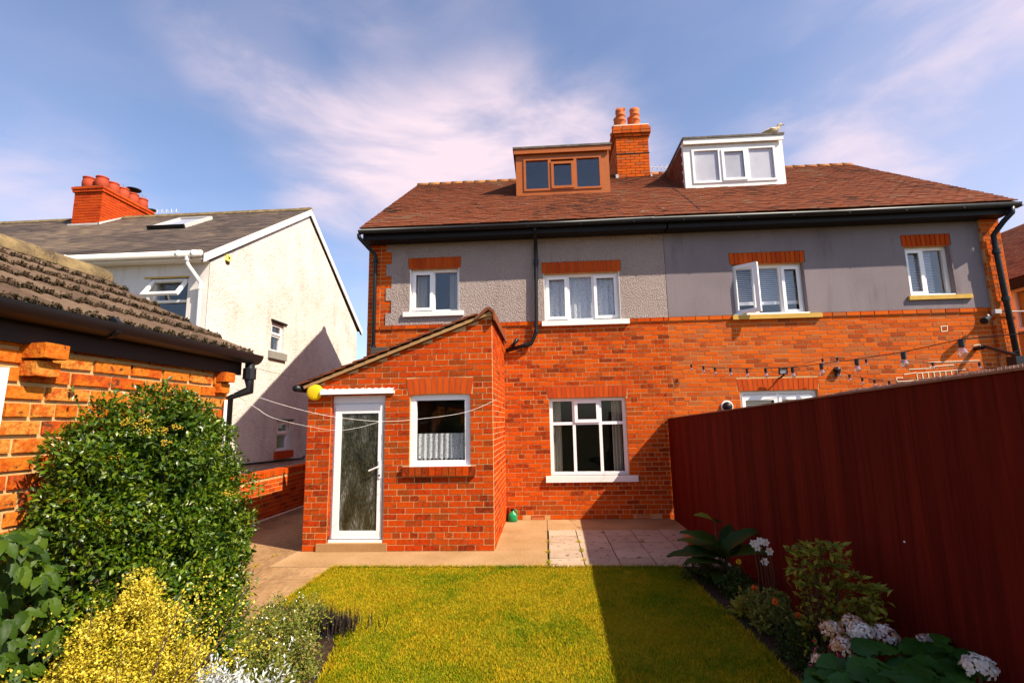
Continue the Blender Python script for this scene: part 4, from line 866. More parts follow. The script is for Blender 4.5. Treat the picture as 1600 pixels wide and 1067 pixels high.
for i in range(n-1): fs += [(i,i+1,2*n+i+1,2*n+i),(n+i,3*n+i,3*n+i+1,n+i+1)]
fs += [(0,2*n,3*n,n),(n-1,2*n-1,4*n-1,3*n-1),tuple(range(2*n,3*n))]
gu = mesh_obj('gutter', vs, fs, 'black_plastic', ga, True)
MB().tube([(XG+.085,2.35,ZE-.036),(XG+.085,2.38,ZE-.036)], .058, 12).build('gutter_bracket', 'black_plastic', gu)
pipe('downpipe', [(XG+.085,YG+.10,ZE-.07),(XG+.085,YG+.10,ZE-.20),(XG+.10,YG+.09,ZE-.28),(XG-.04,YG+.06,ZE-.34),(XG-.05,YG+.06,.1)], .034, 'black_plastic', ga, [((XG+.085,YG+.10,ZE-.20),(XG+.085,YG+.10,ZE-.12))])
p = [at(12,575,X=XG+.03), at(-8,840,X=XG+.03)]
wp = tag(MB().prism([(XG+.012,p[0][1]-.030,p[0][2]),(XG+.012,p[0][1]+.006,p[0][2]+.004),(XG+.012,p[0][1]-.040,.3),(XG+.012,p[0][1]-.076,.3)], (.02,0,0)).build('white_batten', 'white_paint'), 'white painted batten leaning on the garage wall at the left edge', 'batten')
wp2 = tag(MB().tube([(XG+.02,YG-.06,1.80),(XG+.02,YG-.06,1.30)], .012, 6).build('white_post', 'white_paint'), 'thin white post against the far corner of the garage', 'post')
# ------------------------------------------------------------------ fence
XFn = 2.05
fe = thing('fence', (XFn, 5, 0), 'tall dark red stained closeboard timber fence along the right side', 'fence')
P = []; y = 1.0; ftop = lambda y: 1.60+max(0, 8.7-y)*.030
pcs = []
while y < 8.70:
    t = ftop(y)+random.uniform(-.003,.003); h_ = t-.16; wdt = .112
    a = random.uniform(.004,.012)                  # feather-edge boards overlap like scales
    pcs.append((np.array([XFn-.006+random.uniform(-.001,.001), y+wdt/2, .16+h_/2]), np.column_stack([np.array([-a*wdt*1.0, -wdt*1.12, 0]), np.array([0,0,h_]), np.array([-.012,.012*a,0])]))); y += wdt
emit(fe, 'board', 'boards', pcs, 'fence', 300)
MB().prism([(XFn-.03,1.0,ftop(1.0)),(XFn-.03,8.70,ftop(8.7)),(XFn-.03,8.70,ftop(8.7)+.012),(XFn-.03,1.0,ftop(1.0)+.012)], (.06,0,0)).build('cap_rail', 'fence_cap', fe)
MB().box(XFn-.014,XFn+.012,1.0,8.70,-.02,.155).build('gravel_board', 'fence', fe)
for zz in (.35,.95,1.45): MB().box(XFn+.012,XFn+.055,1.0,8.70,zz,zz+.075).build('rail', 'fence', fe)
for yy in (1.2,3.0,4.85,6.7,8.55): MB().box(XFn+.012,XFn+.105,yy,yy+.09,-.02,ftop(yy)-.02).build('post', 'fence', fe)
c = at(1414,846,X=XFn-.02); MB().lathe((0,0,0), [(.006,0),(.005,.004)], 8, fr=Fr((XFn-.022,c[1],c[2]),(0,1,0),(0,0,1),(-1,0,0))).build('hole_light', 'upvc', fe)  # white disc standing in for daylight through a small hole in the boards
rs = []; y = 1.3
while y < 4.1:
    t = ftop(y)+.016+(.018 if y < 3.6 else .018*(4.1-y)/.5); rs.append((y, t)); y += .021
mb = MB()
for y, t in rs: mb.tube([(XFn+.05,y,.5),(XFn+.05,y,t+random.uniform(-.003,.003))], .0080, 6)
tag(mb.build('reed_screen', 'reed'), 'pale reed screening just showing over the top of the red fence', 'screen', kind='stuff')
# house beyond, at the right edge
nh = thing('house', (12, 11, 0), 'ochre house with tiled roof glimpsed at the right edge', 'house')
a = at(1600,424,X=9.4)[2]-.04
MB().box(9.4,14,9.2,14.4,0,a).build('wall', 'mustard_wall', nh)
rr = Fr((9.15,14.5,a-.12),(0,-1,0),(.80,0,.60),(-.60,0,.80)); 
MB().lbox(rr, 0, 5.4, 0, 3.2, -.08, 0).build('roof', 'tile', nh); emit(nh, 'tile', 'tiles', tiles(rr, 5.4, 3.2, .165, .11, .014), 'tile', 0)
MB().box(9.13,9.16,9.1,14.5,a-.32,a-.12).box(9.16,9.4,9.1,14.5,a-.2,a-.18).build('fascia', 'black_paint', nh)
q0, q1 = at(1590,452,X=9.4), at(1600,510,X=9.4)
window(nh, Fr((9.36,q0[1]+.05,q1[2]-.1),(0,-1,0),(0,0,1),(-1,0,0)), 1.1, q0[2]-q1[2]+.1, [(0,.55,0,q0[2]-q1[2]+.1,0),(.55,1.1,0,q0[2]-q1[2]+.1,0)], depth=.06, ft=.07)
# ------------------------------------------------------------------ plants
LF = [(0,1,4),(0,4,2),(4,1,3),(2,4,3)]
def nrmz(a): return a/np.maximum(np.linalg.norm(a, axis=-1, keepdims=True), 1e-9)
def leaf_soup(pos, d, nr, ln, wd, fold=.25, droop=.12):
    d = nrmz(d); s = nrmz(np.cross(d, nr)); u = np.cross(s, d); l, w = ln[:,None], wd[:,None]; V = np.zeros((len(pos),5,3))
    V[:,0] = pos; V[:,1] = pos+d*l*.48+s*w+u*w*fold; V[:,2] = pos+d*l*.48-s*w+u*w*fold; V[:,3] = pos+d*l-u*l*droop; V[:,4] = pos+d*l*.48
    return V
def leaf_unit(nl=6, nw=4, wid=.32, curl=.22, fold=.22, serr=0., tipp=.85, seed=0):   # a broad leaf along +y, one unit long
    r = random.Random(seed); vs = []; fs = []
    for i in range(nl+1):
        t = i/nl; w = wid*math.sin(math.pi*min(1, t**tipp*.97+.03))**.8 if 0 < i < nl else .012
        for j in range(-nw//2, nw//2+1):
            a = j/(nw/2); ww = w*(1+serr*(.5 if i % 2 else -.5)*(abs(a) > .9)); vs.append((a*ww, t+(-.04 if abs(a) > .9 and i % 2 else 0), fold*abs(a)*w-curl*t*t+.012*math.sin(i*2.2+j)+r.uniform(-.008,.008)))
    k = nw+1
    for i in range(nl):
        for j in range(nw): fs.append((i*k+j, i*k+j+1, (i+1)*k+j+1, (i+1)*k+j))
    return np.array(vs), fs
LEAVES = {}
def leaf_obj(parent, pos, d, up, ln, material, kind='broad', name='leaf', ws=1.):
    key = kind+material
    if key not in LEAVES:
        V, Fc = {'broad': lambda: leaf_unit(), 'serr': lambda: leaf_unit(9,4,.30,.28,.25,.22), 'long': lambda: leaf_unit(9,4,.20,.40,.3), 'small': lambda: (np.array([(0,0,0),(.24,.48,.06),(-.24,.48,.06),(0,1,-.12),(0,.48,0)]), LF)}[kind]()
        me = bpy.data.meshes.new('leaf'); me.from_pydata([tuple(q) for q in V], [], Fc); me.materials.append(MAT[material])
        if kind != 'small': me.polygons.foreach_set('use_smooth', [True]*len(me.polygons))
        me.update(); LEAVES[key] = me
    o = bpy.data.objects.new(name, LEAVES[key]); link(o, parent); d = Vector(d).normalized(); s = d.cross(Vector(up)).normalized(); u = s.cross(d); M4 = Matrix.Identity(4)
    for i in range(3): M4[i][0], M4[i][1], M4[i][2], M4[i][3] = s[i]*ln*ws, d[i]*ln, u[i]*ln, pos[i]
    o.matrix_basis = M4; return o
def foliage(plant, P, D, Nn, ln, wd, material, nobj=0, name='foliage', **k):
    if nobj:
        v = CAM-P; dist = np.linalg.norm(v, axis=1); C0 = P.mean(0); face = ((P-C0)*(v/dist[:,None])).sum(1)/max(P.std(),1e-6)
        dd = (RR.T @ (P-CAM).T).T; x = 800+F*dd[:,0]/dd[:,1]; y = 533-F*dd[:,2]/dd[:,1]; vis = (x > 0) & (x < 1600) & (y > 0) & (y < 1067) & (dd[:,1] > .3)
        sc = np.where(vis, ln/dist*(1+.8*face), -9); idx = np.argsort(-sc)[:nobj]
        for i in idx: leaf_obj(plant, P[i], D[i], Nn[i], ln[i], material, 'small', ws=wd[i]/ln[i]/.24)
        keep = np.ones(len(P), bool); keep[idx] = False; P, D, Nn, ln, wd = P[keep], D[keep], Nn[keep], ln[keep], wd[keep]
    return tag(tri_soup(name, leaf_soup(P, D, Nn, ln, wd, **k), 5, LF, material, plant), kind='stuff')
def clumpy(blobs, ncl, nleaf, r0, r1, g, xmin=None, inner=.55):
    """leaves on the outside of many small clumps that sit on the given ellipsoids"""
    C = []; R = []
    vol = np.array([b[1][0]*b[1][1]*b[1][2] for b in blobs])**.67; vol /= vol.sum()
    for b, q in zip(blobs, vol):
        n = max(3, int(ncl*q)); u = nrmz(g.normal(size=(n,3))); rad = g.uniform(inner,1.0,n)[:,None]; C.append(np.array(b[0])+u*np.array(b[1])*rad); R.append(g.uniform(r0,r1,n))
    C = np.concatenate(C); R = np.concatenate(R); i = g.choice(len(C), nleaf, p=R**2/(R**2).sum())
    u = nrmz(g.normal(size=(nleaf,3))+np.array([0,0,.25])); P = C[i]+u*(R[i]*g.uniform(.45,1.05,nleaf))[:,None]
    if xmin is not None: P[:,0] = np.maximum(P[:,0], xmin+g.uniform(0,.05,nleaf))
    D = nrmz(u*.7+g.normal(size=(nleaf,3))*.55+np.array([0,0,.15])); Nn = nrmz(u*.8+np.array([0,0,.8])+g.normal(size=(nleaf,3))*.45)
    return P, D, Nn, C
def stems(plant, base, tips, r=.012, material='bark', name='branch', spread=.05):
    for t in tips:
        b = np.array(base)+RNG.normal(0,spread,3)*np.array([1,1,0]); mid = (b+t)/2+RNG.normal(0,.05,3); MB().tube([b, b*.6+mid*.4+np.array([0,0,.04]), mid, t], [r, r*.85, r*.6, r*.25], 6).build(name, material, plant, True)
g = np.random.default_rng(21)
# big glossy evergreen against the garage
sh = thing('evergreen_shrub', (-2.05, 3.0, 0), 'large rounded glossy green shrub with orange berries growing against the garage', 'shrub')
BL = [((-2.03,2.28,1.36),(.16,.28,.40)),((-2.0,2.56,1.40),(.21,.32,.40)),((-2.0,2.86,1.30),(.17,.24,.40)),((-1.96,2.74,.92),(.25,.40,.52)),((-2.06,2.20,1.0),(.13,.22,.58)),((-1.90,2.50,.64),(.27,.45,.42)),((-1.98,2.9,.6),(.2,.3,.4)),((-2.05,2.15,.6),(.12,.18,.40)),((-1.84,2.86,1.05),(.14,.20,.36))]
P, D, Nn, C = clumpy(BL, 640, 92000, .045, .095, g, XG+.03, .72); P = P[:]; n = len(P)
ln = g.uniform(.017,.036,n); foliage(sh, P, D, Nn, ln, ln*g.uniform(.19,.27,n), 'leaf_gloss', 300, droop=.18)
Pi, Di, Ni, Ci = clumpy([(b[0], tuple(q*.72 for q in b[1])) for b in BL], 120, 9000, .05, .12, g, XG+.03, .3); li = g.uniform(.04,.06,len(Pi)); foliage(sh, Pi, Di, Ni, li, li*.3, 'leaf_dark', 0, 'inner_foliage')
# upright sprigs along the top
ks = []
for i in range(12):
    b = np.array([g.uniform(-2.2,-1.85), g.uniform(2.05,3.0), 0]); b[2] = 1.74-abs(b[1]-2.5)*.32+g.uniform(-.08,.05); d = nrmz(np.array([g.normal(0,.5), g.normal(0,.5), 1.])); m_ = int(g.integers(8,16)); s_ = np.linspace(0, g.uniform(.10,.24), m_)
    p = b+d*s_[:,None]; dd = nrmz(d+g.normal(0,.8,(m_,3))); ks.append((p, dd))
p = np.concatenate([k[0] for k in ks]); dd = np.concatenate([k[1] for k in ks]); n = len(p); ln = g.uniform(.022,.042,n); foliage(sh, p, dd, nrmz(g.normal(0,.5,(n,3))+np.array([0,0,1])), ln, ln*.2, 'leaf_gloss', 0, 'sprigs')
stems(sh, (-2.08,2.6,0), [C[i] for i in range(0,len(C),11)], .022)
for (px, py) in ((196,660),(214,664),(228,657),(230,674),(258,673),(276,668),(184,713),(172,716),(258,692),(108,782),(162,817),(355,770)):
    q = at(px, py, Y=2.1+.7*(px-60)/330); q = np.array([q[0]+.0, q[1], q[2]]); sc_ = .93; q = CAM+(q-CAM)*(.93); n = 26; pts = q+g.normal(0,1,(n,3))*np.array([.016,.016,.008])
    V = pts[:,None,:]+np.array(ico)[None]*g.uniform(.004,.0065,(n,1,1)); tag(tri_soup('berry_cluster', V, 5, icf, 'berry', sh), kind='stuff')
# golden shrub
def shoots(plant, base, n, L0, L1, per, l0, l1, wr, material, up=.35, spread=.8, name='foliage', fine=1., flat=1., arch_=.35, rb=.08):
    Ps = []; Ds = []; tips = []
    for i in range(n):
        d = nrmz(np.array([g.normal(0,spread), g.normal(0,spread), up+abs(g.normal(0,.55))*flat])); Lg = g.uniform(L0,L1); m_ = per; t = (np.arange(m_)+g.random(m_)*.7)/m_
        b = np.array(base)+g.normal(0,rb,3)*np.array([1,1,.25]); hz_ = nrmz(np.array([d[0],d[1],0])+1e-6)
        c = b+d*(Lg*t)[:,None]-np.array([0,0,1])*(arch_*Lg*t**2)[:,None]+hz_*(arch_*.6*Lg*t**2)[:,None]+g.normal(0,.006,(m_,3)); k = t > .18; Ps.append(c[k]); tips.append(c[-1]); Ds.append(nrmz(d+g.normal(0,.85,(m_,3)))[k])
    P = np.concatenate(Ps); D = np.concatenate(Ds); n = len(P); ln = g.uniform(l0,l1,n); return P, D, nrmz(g.normal(0,.5,(n,3))+np.array([.2,-.2,1])), ln, ln*wr, tips
gs = thing('golden_shrub', (-1.82, 2.2, 0), 'bushy bright yellow small-leaved shrub in front of the big evergreen', 'shrub')
P, D, Nn, ln, wd, tips = shoots(gs, (-1.77,2.18,.50), 260, .28, .60, 46, .007, .015, .36, 'leaf_yellow', up=.30, spread=.50, rb=.12, arch_=.12)
P2, D2, N2, C2 = clumpy([((-1.77,2.18,.72),(.16,.22,.28)),((-1.70,2.2,.50),(.19,.26,.26)),((-1.82,2.10,.56),(.15,.22,.30))], 200, 52000, .03, .07, g); l2_ = g.uniform(.006,.014,len(P2))
foliage(gs, np.concatenate([P,P2]), np.concatenate([D,D2]), np.concatenate([Nn,N2]), np.concatenate([ln,l2_]), np.concatenate([wd,l2_*.36]), 'leaf_yellow', 0); stems(gs, (-1.8,2.2,0), tips[:26], .006)
# silver-leaved plant
sv = thing('silver_plant', (-1.50, 2.5, 0), 'silver white felted foliage plant at the bottom edge by the lawn', 'plant')
P, D, Nn, ln, wd, tips = shoots(sv, (-1.50,2.36,.30), 120, .20, .36, 22, .014, .034, .17, 'leaf_silver', up=.45, spread=.5, rb=.12, arch_=.15)
P2, D2, N2, C2 = clumpy([((-1.50,2.36,.42),(.15,.17,.15)),((-1.42,2.30,.34),(.14,.14,.14))], 80, 16000, .03, .06, g); l2_ = g.uniform(.012,.028,len(P2))
foliage(sv, np.concatenate([P,P2]), np.concatenate([D,D2]), np.concatenate([Nn,N2]), np.concatenate([ln,l2_]), np.concatenate([wd,l2_*.15]), 'leaf_silver', 0); stems(sv, (-1.5,2.46,0), tips[:10], .004, 'leaf_silver', 'stalk')
# low white-flowered ground cover
he = thing('flowering_cushion', (-1.85, 3.55, 0), 'low spreading cushion plant dotted with small white flowers beside the lawn', 'plant')
HB = [((-1.98,3.85,.08),(.32,.38,.26)),((-1.80,3.4,.10),(.27,.45,.30)),((-1.70,3.05,.10),(.20,.30,.30)),((-2.15,4.35,.05),(.24,.24,.16)),((-1.9,3.15,.1),(.25,.4,.26))]
P, D, Nn, C = clumpy(HB, 220, 26000, .04, .09, g); P[:,2] = np.maximum(P[:,2], .015); n = len(P); ln = g.uniform(.012,.028,n); foliage(he, P, D, Nn, ln, ln*.26, 'leaf_heath', 0)
k = g.choice(n, 420); pp = P[k]+np.array([0,0,.015])+g.normal(0,.008,(420,3)); pp = pp[pp[:,2] > .07]; foliage(he, pp, nrmz(g.normal(0,1,pp.shape)), nrmz(g.normal(0,.4,pp.shape)+np.array([0,-.3,1])), g.uniform(.010,.020,len(pp)), g.uniform(.004,.008,len(pp)), 'petal_white', 0, 'flowers')
rp_ = thing('red_flowers', (-2.2,4.35,0), 'few tiny red flowers at the tip of the low cushion plants', 'flower')
q = np.array([[at(452,965,Z=.12)[0],at(452,965,Z=.12)[1],.12]])+g.normal(0,.05,(40,3))*np.array([1.3,1,.25]); foliage(rp_, q, nrmz(g.normal(0,1,(40,3))), np.tile(np.array([[0,-.3,1.]]),(40,1)), g.uniform(.012,.024,40), g.uniform(.004,.007,40), 'petal_red', 0, 'petals')
# black grass tuft
bt = thing('black_grass', (-1.76,4.22,0), 'dark purple black grassy tuft where the bed meets the lawn', 'plant')
n = 900; b = np.array([-1.82,4.18,0])+g.normal(0,1,(n,3))*np.array([.13,.09,0]); th = g.uniform(0,6.28,n); d = nrmz(np.stack([np.cos(th)*.7,np.sin(th)*.7,np.full(n,1.)],1)); ln = g.uniform(.08,.19,n)
foliage(bt, b, d, nrmz(np.stack([np.cos(th),np.sin(th),np.full(n,.3)],1)), ln, np.full(n,.0045), 'leaf_black', 0, 'blades', droop=.35)
n = 160; b = np.array([-1.80,4.10,.12])+g.normal(0,1,(n,3))*np.array([.10,.08,.05]); foliage(bt, b, nrmz(g.normal(0,1,(n,3))+np.array([0,0,.6])), np.tile(np.array([[0,0,1.]]),(n,1)), g.uniform(.015,.035,n), g.uniform(.004,.008,n), 'leaf_lime', 0, 'shoots')
# creeper with broad leaves
cr_p = thing('creeper', (-2.12,1.95,0), 'climber with broad toothed green leaves at the lower left edge', 'climber')
for i in range(120):
    px, py = g.uniform(-25,125), g.uniform(825,1075)
    if px > 60 and py < 850: continue
    if px > 85+g.uniform(-30,30) and py > 900: continue
    q = at(px, py, X=-2.12+g.uniform(0,.22)); tilt = g.uniform(0,6.28); n5 = 3 if i % 3 else 5
    for j in range(n5):
        a = (j-(n5-1)/2)*.75; d = np.array([.5+g.normal(0,.2), math.sin(a)*1.0+.1, -.35-.5*math.cos(a)]); leaf_obj(cr_p, q, d+g.normal(0,.15,3), (.55+g.normal(0,.25),-.45,.75), g.uniform(.050,.082), 'leaf_creeper', 'serr', ws=.85)
stems(cr_p, (-2.18,1.95,.0), [at(g.uniform(0,110), g.uniform(840,960), X=-2.1) for _ in range(9)], .007, 'bark', 'vine')
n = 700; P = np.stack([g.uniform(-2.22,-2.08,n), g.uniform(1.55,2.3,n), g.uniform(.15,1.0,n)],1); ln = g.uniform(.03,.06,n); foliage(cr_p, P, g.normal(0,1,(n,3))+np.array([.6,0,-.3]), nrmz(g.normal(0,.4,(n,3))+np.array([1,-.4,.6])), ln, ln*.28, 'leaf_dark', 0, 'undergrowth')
# ---- right-hand bed
lp = thing('large_leaf_plant', (1.66,5.35,0), 'big-leaved plant with one tall curled leaf on a stalk by the red fence', 'plant')
b0 = at(1133,900,Y=5.35); b0 = np.array([b0[0],5.35,.02])
for (tx, ty, Yt, hgt, ln, w_) in ((1075,868,5.35,.30,.52,.95),(1085,850,5.5,.34,.50,.9),(1100,846,5.3,.36,.46,1.1),(1165,842,5.35,.34,.50,.8),(1185,868,5.2,.30,.50,.95),(1160,835,5.6,.34,.42,.9),(1118,905,5.0,.10,.36,1.1),(1140,850,5.5,.36,.40,.9),(1090,880,5.2,.22,.42,1)):
    t = at(tx, ty, Y=Yt); s0 = b0+np.array([g.normal(0,.03),g.normal(0,.03),hgt*.8]); MB().tube([b0, (b0+s0)/2+np.array([0,0,.03]), s0], [.012,.010,.007], 6).build('stalk', 'stem', lp, True)
    d = t-s0; d = d+np.array([0,0,.12]); leaf_obj(lp, s0, d, (0,-.25,1), ln, 'leaf_dark', 'long', ws=w_*1.25)
tp = at(1118,816,Y=5.4); MB().tube([b0, b0*.5+tp*.5+np.array([-.03,0,.05]), tp], [.014,.011,.006], 6).build('stalk', 'stem', lp, True)
leaf_obj(lp, tp, at(1092,806,Y=5.3)-tp+np.array([0,0,.10]), (0,-.3,1), .24, 'leaf_lime', 'long', ws=1.5); leaf_obj(lp, tp, np.array([.02,-.1,.05]), (.3,-.2,1), .16, 'leaf_dark', 'broad')
an = thing('white_anemone', (1.72,4.6,0), 'tall stems of white daisy-like flowers in front of the red fence', 'flower')
for (px, py) in ((1177,849),(1187,845),(1196,847),(1183,855),(1202,861),(1195,877)):
    Y = 4.62+g.uniform(-.08,.08); q = at(px,py,Y=Y); MB().tube([(q[0]+.03,4.62,.02),(q[0]+.02,Y,q[2]*.6),tuple(q)], .004, 5).build('stalk', 'stem', an)
    fl = MB(); vd = nrmz(CAM-q+np.array([g.normal(0,.8),0,g.normal(0,.8)])); s = nrmz(np.cross(vd,np.array([0,0,1.]))); u = np.cross(s, vd)
    for k in range(6):
        a = k*math.pi/3; e = math.cos(a)*s+math.sin(a)*u; f_ = -math.sin(a)*s+math.cos(a)*u; fl.add([q, q+e*.022+f_*.012+vd*.006, q+e*.036+vd*.004, q+e*.022-f_*.012+vd*.006], [(0,1,2,3)])
    fo = fl.build('flower', 'petal_white', an); MB().lathe(0, [(.007,.004),(.006,.010),(.002,.012)], 8, fr=Fr(q, s, u, vd)).build('flower_centre', 'petal_yellow', fo)
az = thing('lime_shrub', (1.74,3.6,0), 'upright shrub with whorls of yellowish green leaves against the red fence', 'shrub')
Ps = []; Ds = []; Ns = []
tips = []
for i in range(120):
    px, py = g.uniform(1235,1385), g.uniform(850,985)
    if px > 1320 and py < 885: continue
    if px < 1250 and py > 900: continue
    Y = 3.75-.55*(px-1235)/150+g.uniform(-.12,.12); q = at(px,py,Y=Y); q[0] = min(q[0],1.98); tips.append(q); m_ = 9
    a = np.arange(m_)*2.4; d = np.stack([np.cos(a),np.sin(a),np.full(m_,.55)],1); Ps.append(np.tile(q,(m_,1))+d*.008); Ds.append(d+g.normal(0,.2,(m_,3))); Ns.append(np.tile(np.array([[0,-.15,1.]]),(m_,1)))
    m_ = 5; Ps.append(q+np.stack([g.normal(0,.03,m_),g.normal(0,.03,m_),-g.uniform(.02,.12,m_)],1)); Ds.append(g.normal(0,1,(m_,3))); Ns.append(np.tile(np.array([[0,0,1.]]),(m_,1)))
P = np.concatenate(Ps); n = len(P); ln = g.uniform(.035,.062,n); foliage(az, P, np.concatenate(Ds), np.concatenate(Ns)+g.normal(0,.4,(n,3)), ln, ln*.24, 'leaf_lime', 300); stems(az, (1.76,3.6,0), tips[::2], .006)
hy = thing('hydrangea', (1.68,2.9,0), 'hydrangea with big white, pink and browning mophead flowers at the lower right', 'shrub')
heads = [(1345,988,2.95,.085,'petal_white'),(1300,983,3.05,.075,'petal_mixed'),(1332,973,3.1,.07,'petal_mixed'),(1382,992,2.95,.085,'petal_pink'),(1320,1011,2.85,.085,'petal_mixed'),(1357,1064,2.7,.085,'petal_white'),(1530,1042,2.5,.085,'petal_mixed'),(1447,1000,3.0,.045,'petal_pink'),(1279,1030,2.95,.04,'petal_mixed'),(1468,1066,2.7,.05,'petal_mixed')]
hq = []
for (px, py, Y, r, m_) in heads:
    r *= .70
    q = at(px,py,Y=Y); q[0] = min(q[0], 1.95); hq.append((q,r)); n = int(300*(r/.085)**1.4); u = nrmz(g.normal(size=(n,3))); u[:,2] = np.abs(u[:,2])*1.0-.35*(g.random(n)); pos = q+u*r*np.array([1,1,.8])*g.uniform(.85,1.05,(n,1)); th = g.normal(size=(n,3)); t = nrmz(np.cross(u, th)); 
    o = tri_soup('flower_head', leaf_soup(pos, t+u*.35, u, g.uniform(.017,.027,n), g.uniform(.007,.011,n), .2, .1), 5, LF, m_, hy); MB().tube([(q[0],q[1],q[2]-.02),(q[0]+.02,q[1]+.05,.02)], .007, 6).build('stalk', 'stem', hy)
    if m_ == 'petal_mixed' and px > 1500: o.data.materials[0] = MAT['petal_white']
for i in range(150):
    px, py = g.uniform(1285,1510), g.uniform(1005,1085)
    if py < 1040-(.35 if px < 1400 else .15)*(px-1270)*.4 and px < 1340: continue
    Y = 3.05-.6*(py-990)/90+g.uniform(-.12,.12); q = at(px,py,Y=Y); q[0] = min(q[0],1.96); a = g.uniform(0,6.28); leaf_obj(hy, q, (math.cos(a),math.sin(a)*.8-.25,g.uniform(-.15,.35)), (0,-.2,1), g.uniform(.10,.165), 'leaf_hydrangea', 'serr', ws=1.3)
stems(hy, (1.7,2.9,0), [q for q, r in hq], .008, 'stem', 'stalk')
# small bedding between the larger plants
def mound(name, label, cat, c, r, N_, l0, l1, wr, m_, ncl=30, extra=None):
    t = thing(name, (c[0],c[1],0), label, cat); P, D, Nn, C = clumpy([(c, r)], ncl, N_, .03, .07, g); P[:,2] = np.maximum(P[:,2], .02); P[:,0] = np.minimum(P[:,0], 2.0); n = len(P); ln = g.uniform(l0,l1,n); foliage(t, P, D, Nn, ln, ln*wr, m_, 0)
    if extra:
        pm, nf, fs_ = extra; k = g.choice(n, nf); q = P[k]+np.array([0,-.02,.03]); foliage(t, np.repeat(q,5,0)+g.normal(0,.004,(nf*5,3)), g.normal(0,1,(nf*5,3)), nrmz(g.normal(0,.5,(nf*5,3))+np.array([0,-.5,1])), np.full(nf*5,fs_), np.full(nf*5,fs_*.35), pm, 0, 'flowers')
    return t
mound('leafy_bedding', 'dark low bedding below the big-leaved plant at the end of the bed', 'plant', (1.62,5.55,.06), (.24,.30,.14), 1800, .02, .045, .25, 'leaf_dark')
mound('pansy', 'small plant with one yellow flower under the big leaves', 'flower', (1.72,5.0,.10), (.16,.22,.14), 1100, .018, .035, .28, 'leaf_dark')
mound('marigold', 'leafy bedding plant with orange flowers in the middle of the bed', 'flower', (1.68,4.25,.12), (.18,.32,.17), 2600, .018, .04, .24, 'leaf_heath', 40)
mound('low_greenery', 'dark feathery greenery between the marigolds and the hydrangea', 'plant', (1.66,3.72,.10), (.15,.28,.15), 2200, .015, .035, .18, 'leaf_dark', 40)
mound('fuchsia', 'low fuchsia with small red and pink flowers beside the lawn edge', 'flower', (1.60,3.30,.12), (.11,.18,.14), 1500, .015, .03, .26, 'leaf_dark', 30, ('petal_red', 60, .016))
mound('edging_plant', 'tuft of pale green broad leaves at the lawn edge of the right bed', 'plant', (1.56,4.55,.07), (.08,.12,.09), 120, .05, .09, .26, 'leaf_lime', 12)
def blossom(parent, px, py, Y, r, m_):
    q = at(px,py,Y=Y); n = 40; u = nrmz(g.normal(size=(n,3))); foliage(parent, q+u*r*.5, u+g.normal(0,.4,(n,3)), u, np.full(n,r), np.full(n,r*.4), m_, 0, 'blossom'); MB().tube([tuple(q),(q[0]+.01,q[1]+.04,.02)], .003, 5).build('stalk', 'stem', parent)
T = {o.name: o for o in bpy.data.objects if o.parent is None}
blossom(T['pansy'], 1154, 877, 4.9, .018, 'petal_yellow'); blossom(T['marigold'], 1179, 918, 4.3, .018, 'petal_orange'); blossom(T['marigold'], 1211, 939, 4.0, .018, 'petal_orange'); blossom(T['marigold'], 1247, 961, 3.75, .016, 'petal_orange')
# weeds in the paving joints
Ws = []
for (px, py, n) in ((857,862,60),(858,878,50),(905,846,60),(909,860,50),(857,846,30),(913,875,30),(1005,846,25),(700,886,0),(400,884,40),(430,868,20),(600,884,10)):
    q = at(px,py,Z=0); b = np.array([q[0],q[1],0])+g.normal(0,1,(n,3))*np.array([.012,.035,0]); th = g.uniform(0,6.28,n); h = g.uniform(.01,.03,n); V = np.zeros((n,3,3)); e = np.stack([np.cos(th),np.sin(th),0*th],1); V[:,0] = b-e*.004; V[:,1] = b+e*.004; V[:,2] = b+np.stack([-np.sin(th)*h,np.cos(th)*h,h],1); Ws.append(V)
tag(tri_soup('weeds', np.concatenate(Ws), 3, [(0,1,2)], 'grass'), 'tiny weeds growing in the paving joints', 'weeds', kind='stuff')
# ------------------------------------------------------------------ small things
def pot(px, py, Y, r, h_, label, tilt=0):
    q = at(px,py,Y=Y); t = thing('flower_pot', (q[0],Y,0), label, 'pot'); o = MB().lathe((q[0],Y,.0), [(r*.68,0),(r*.9,h_*.75),(r*1.06,h_*.76),(r*1.08,h_),(r*.95,h_),(r*.85,h_*.6)], 18).build('body', 'terracotta', t, True)
    MB().lathe((q[0],Y,h_*.6), [(r*.86,0),(r*.80,.012)], 14).build('compost', 'soil', t); return t
pot(1081,835,6.9,.075,.16,'taller terracotta pot standing at the foot of the red fence'); pot(1096,842,6.45,.08,.12,'small terracotta pot in front of the taller one by the fence'); pot(1103,850,6.1,.07,.08,'shallow terracotta pot nearest the big-leaved plant')
c = at(800,818,Z=0); jx, jy = c[0], YF-.14
ju = thing('plastic_jug', (jx,jy,0), 'small green plastic jug standing in the corner beside the lean-to', 'jug')
vs = []; fs = []; secs = [(0,.075,.05),(.012,.085,.06),(.10,.085,.06),(.125,.07,.05),(.15,.03,.028),(.175,.028,.026)]
for (z, a, b) in secs:
    for k in range(12):
        th = 2*math.pi*k/12; e = 1/max(abs(math.cos(th)),abs(math.sin(th)))**.55; vs.append((jx+a*math.cos(th)*e*.9, jy+b*math.sin(th)*e*.9, z))
for i in range(len(secs)-1):
    for k in range(12): fs.append((i*12+k,i*12+(k+1)%12,(i+1)*12+(k+1)%12,(i+1)*12+k))
fs += [tuple(range(12))[::-1], tuple(range(60,72))]
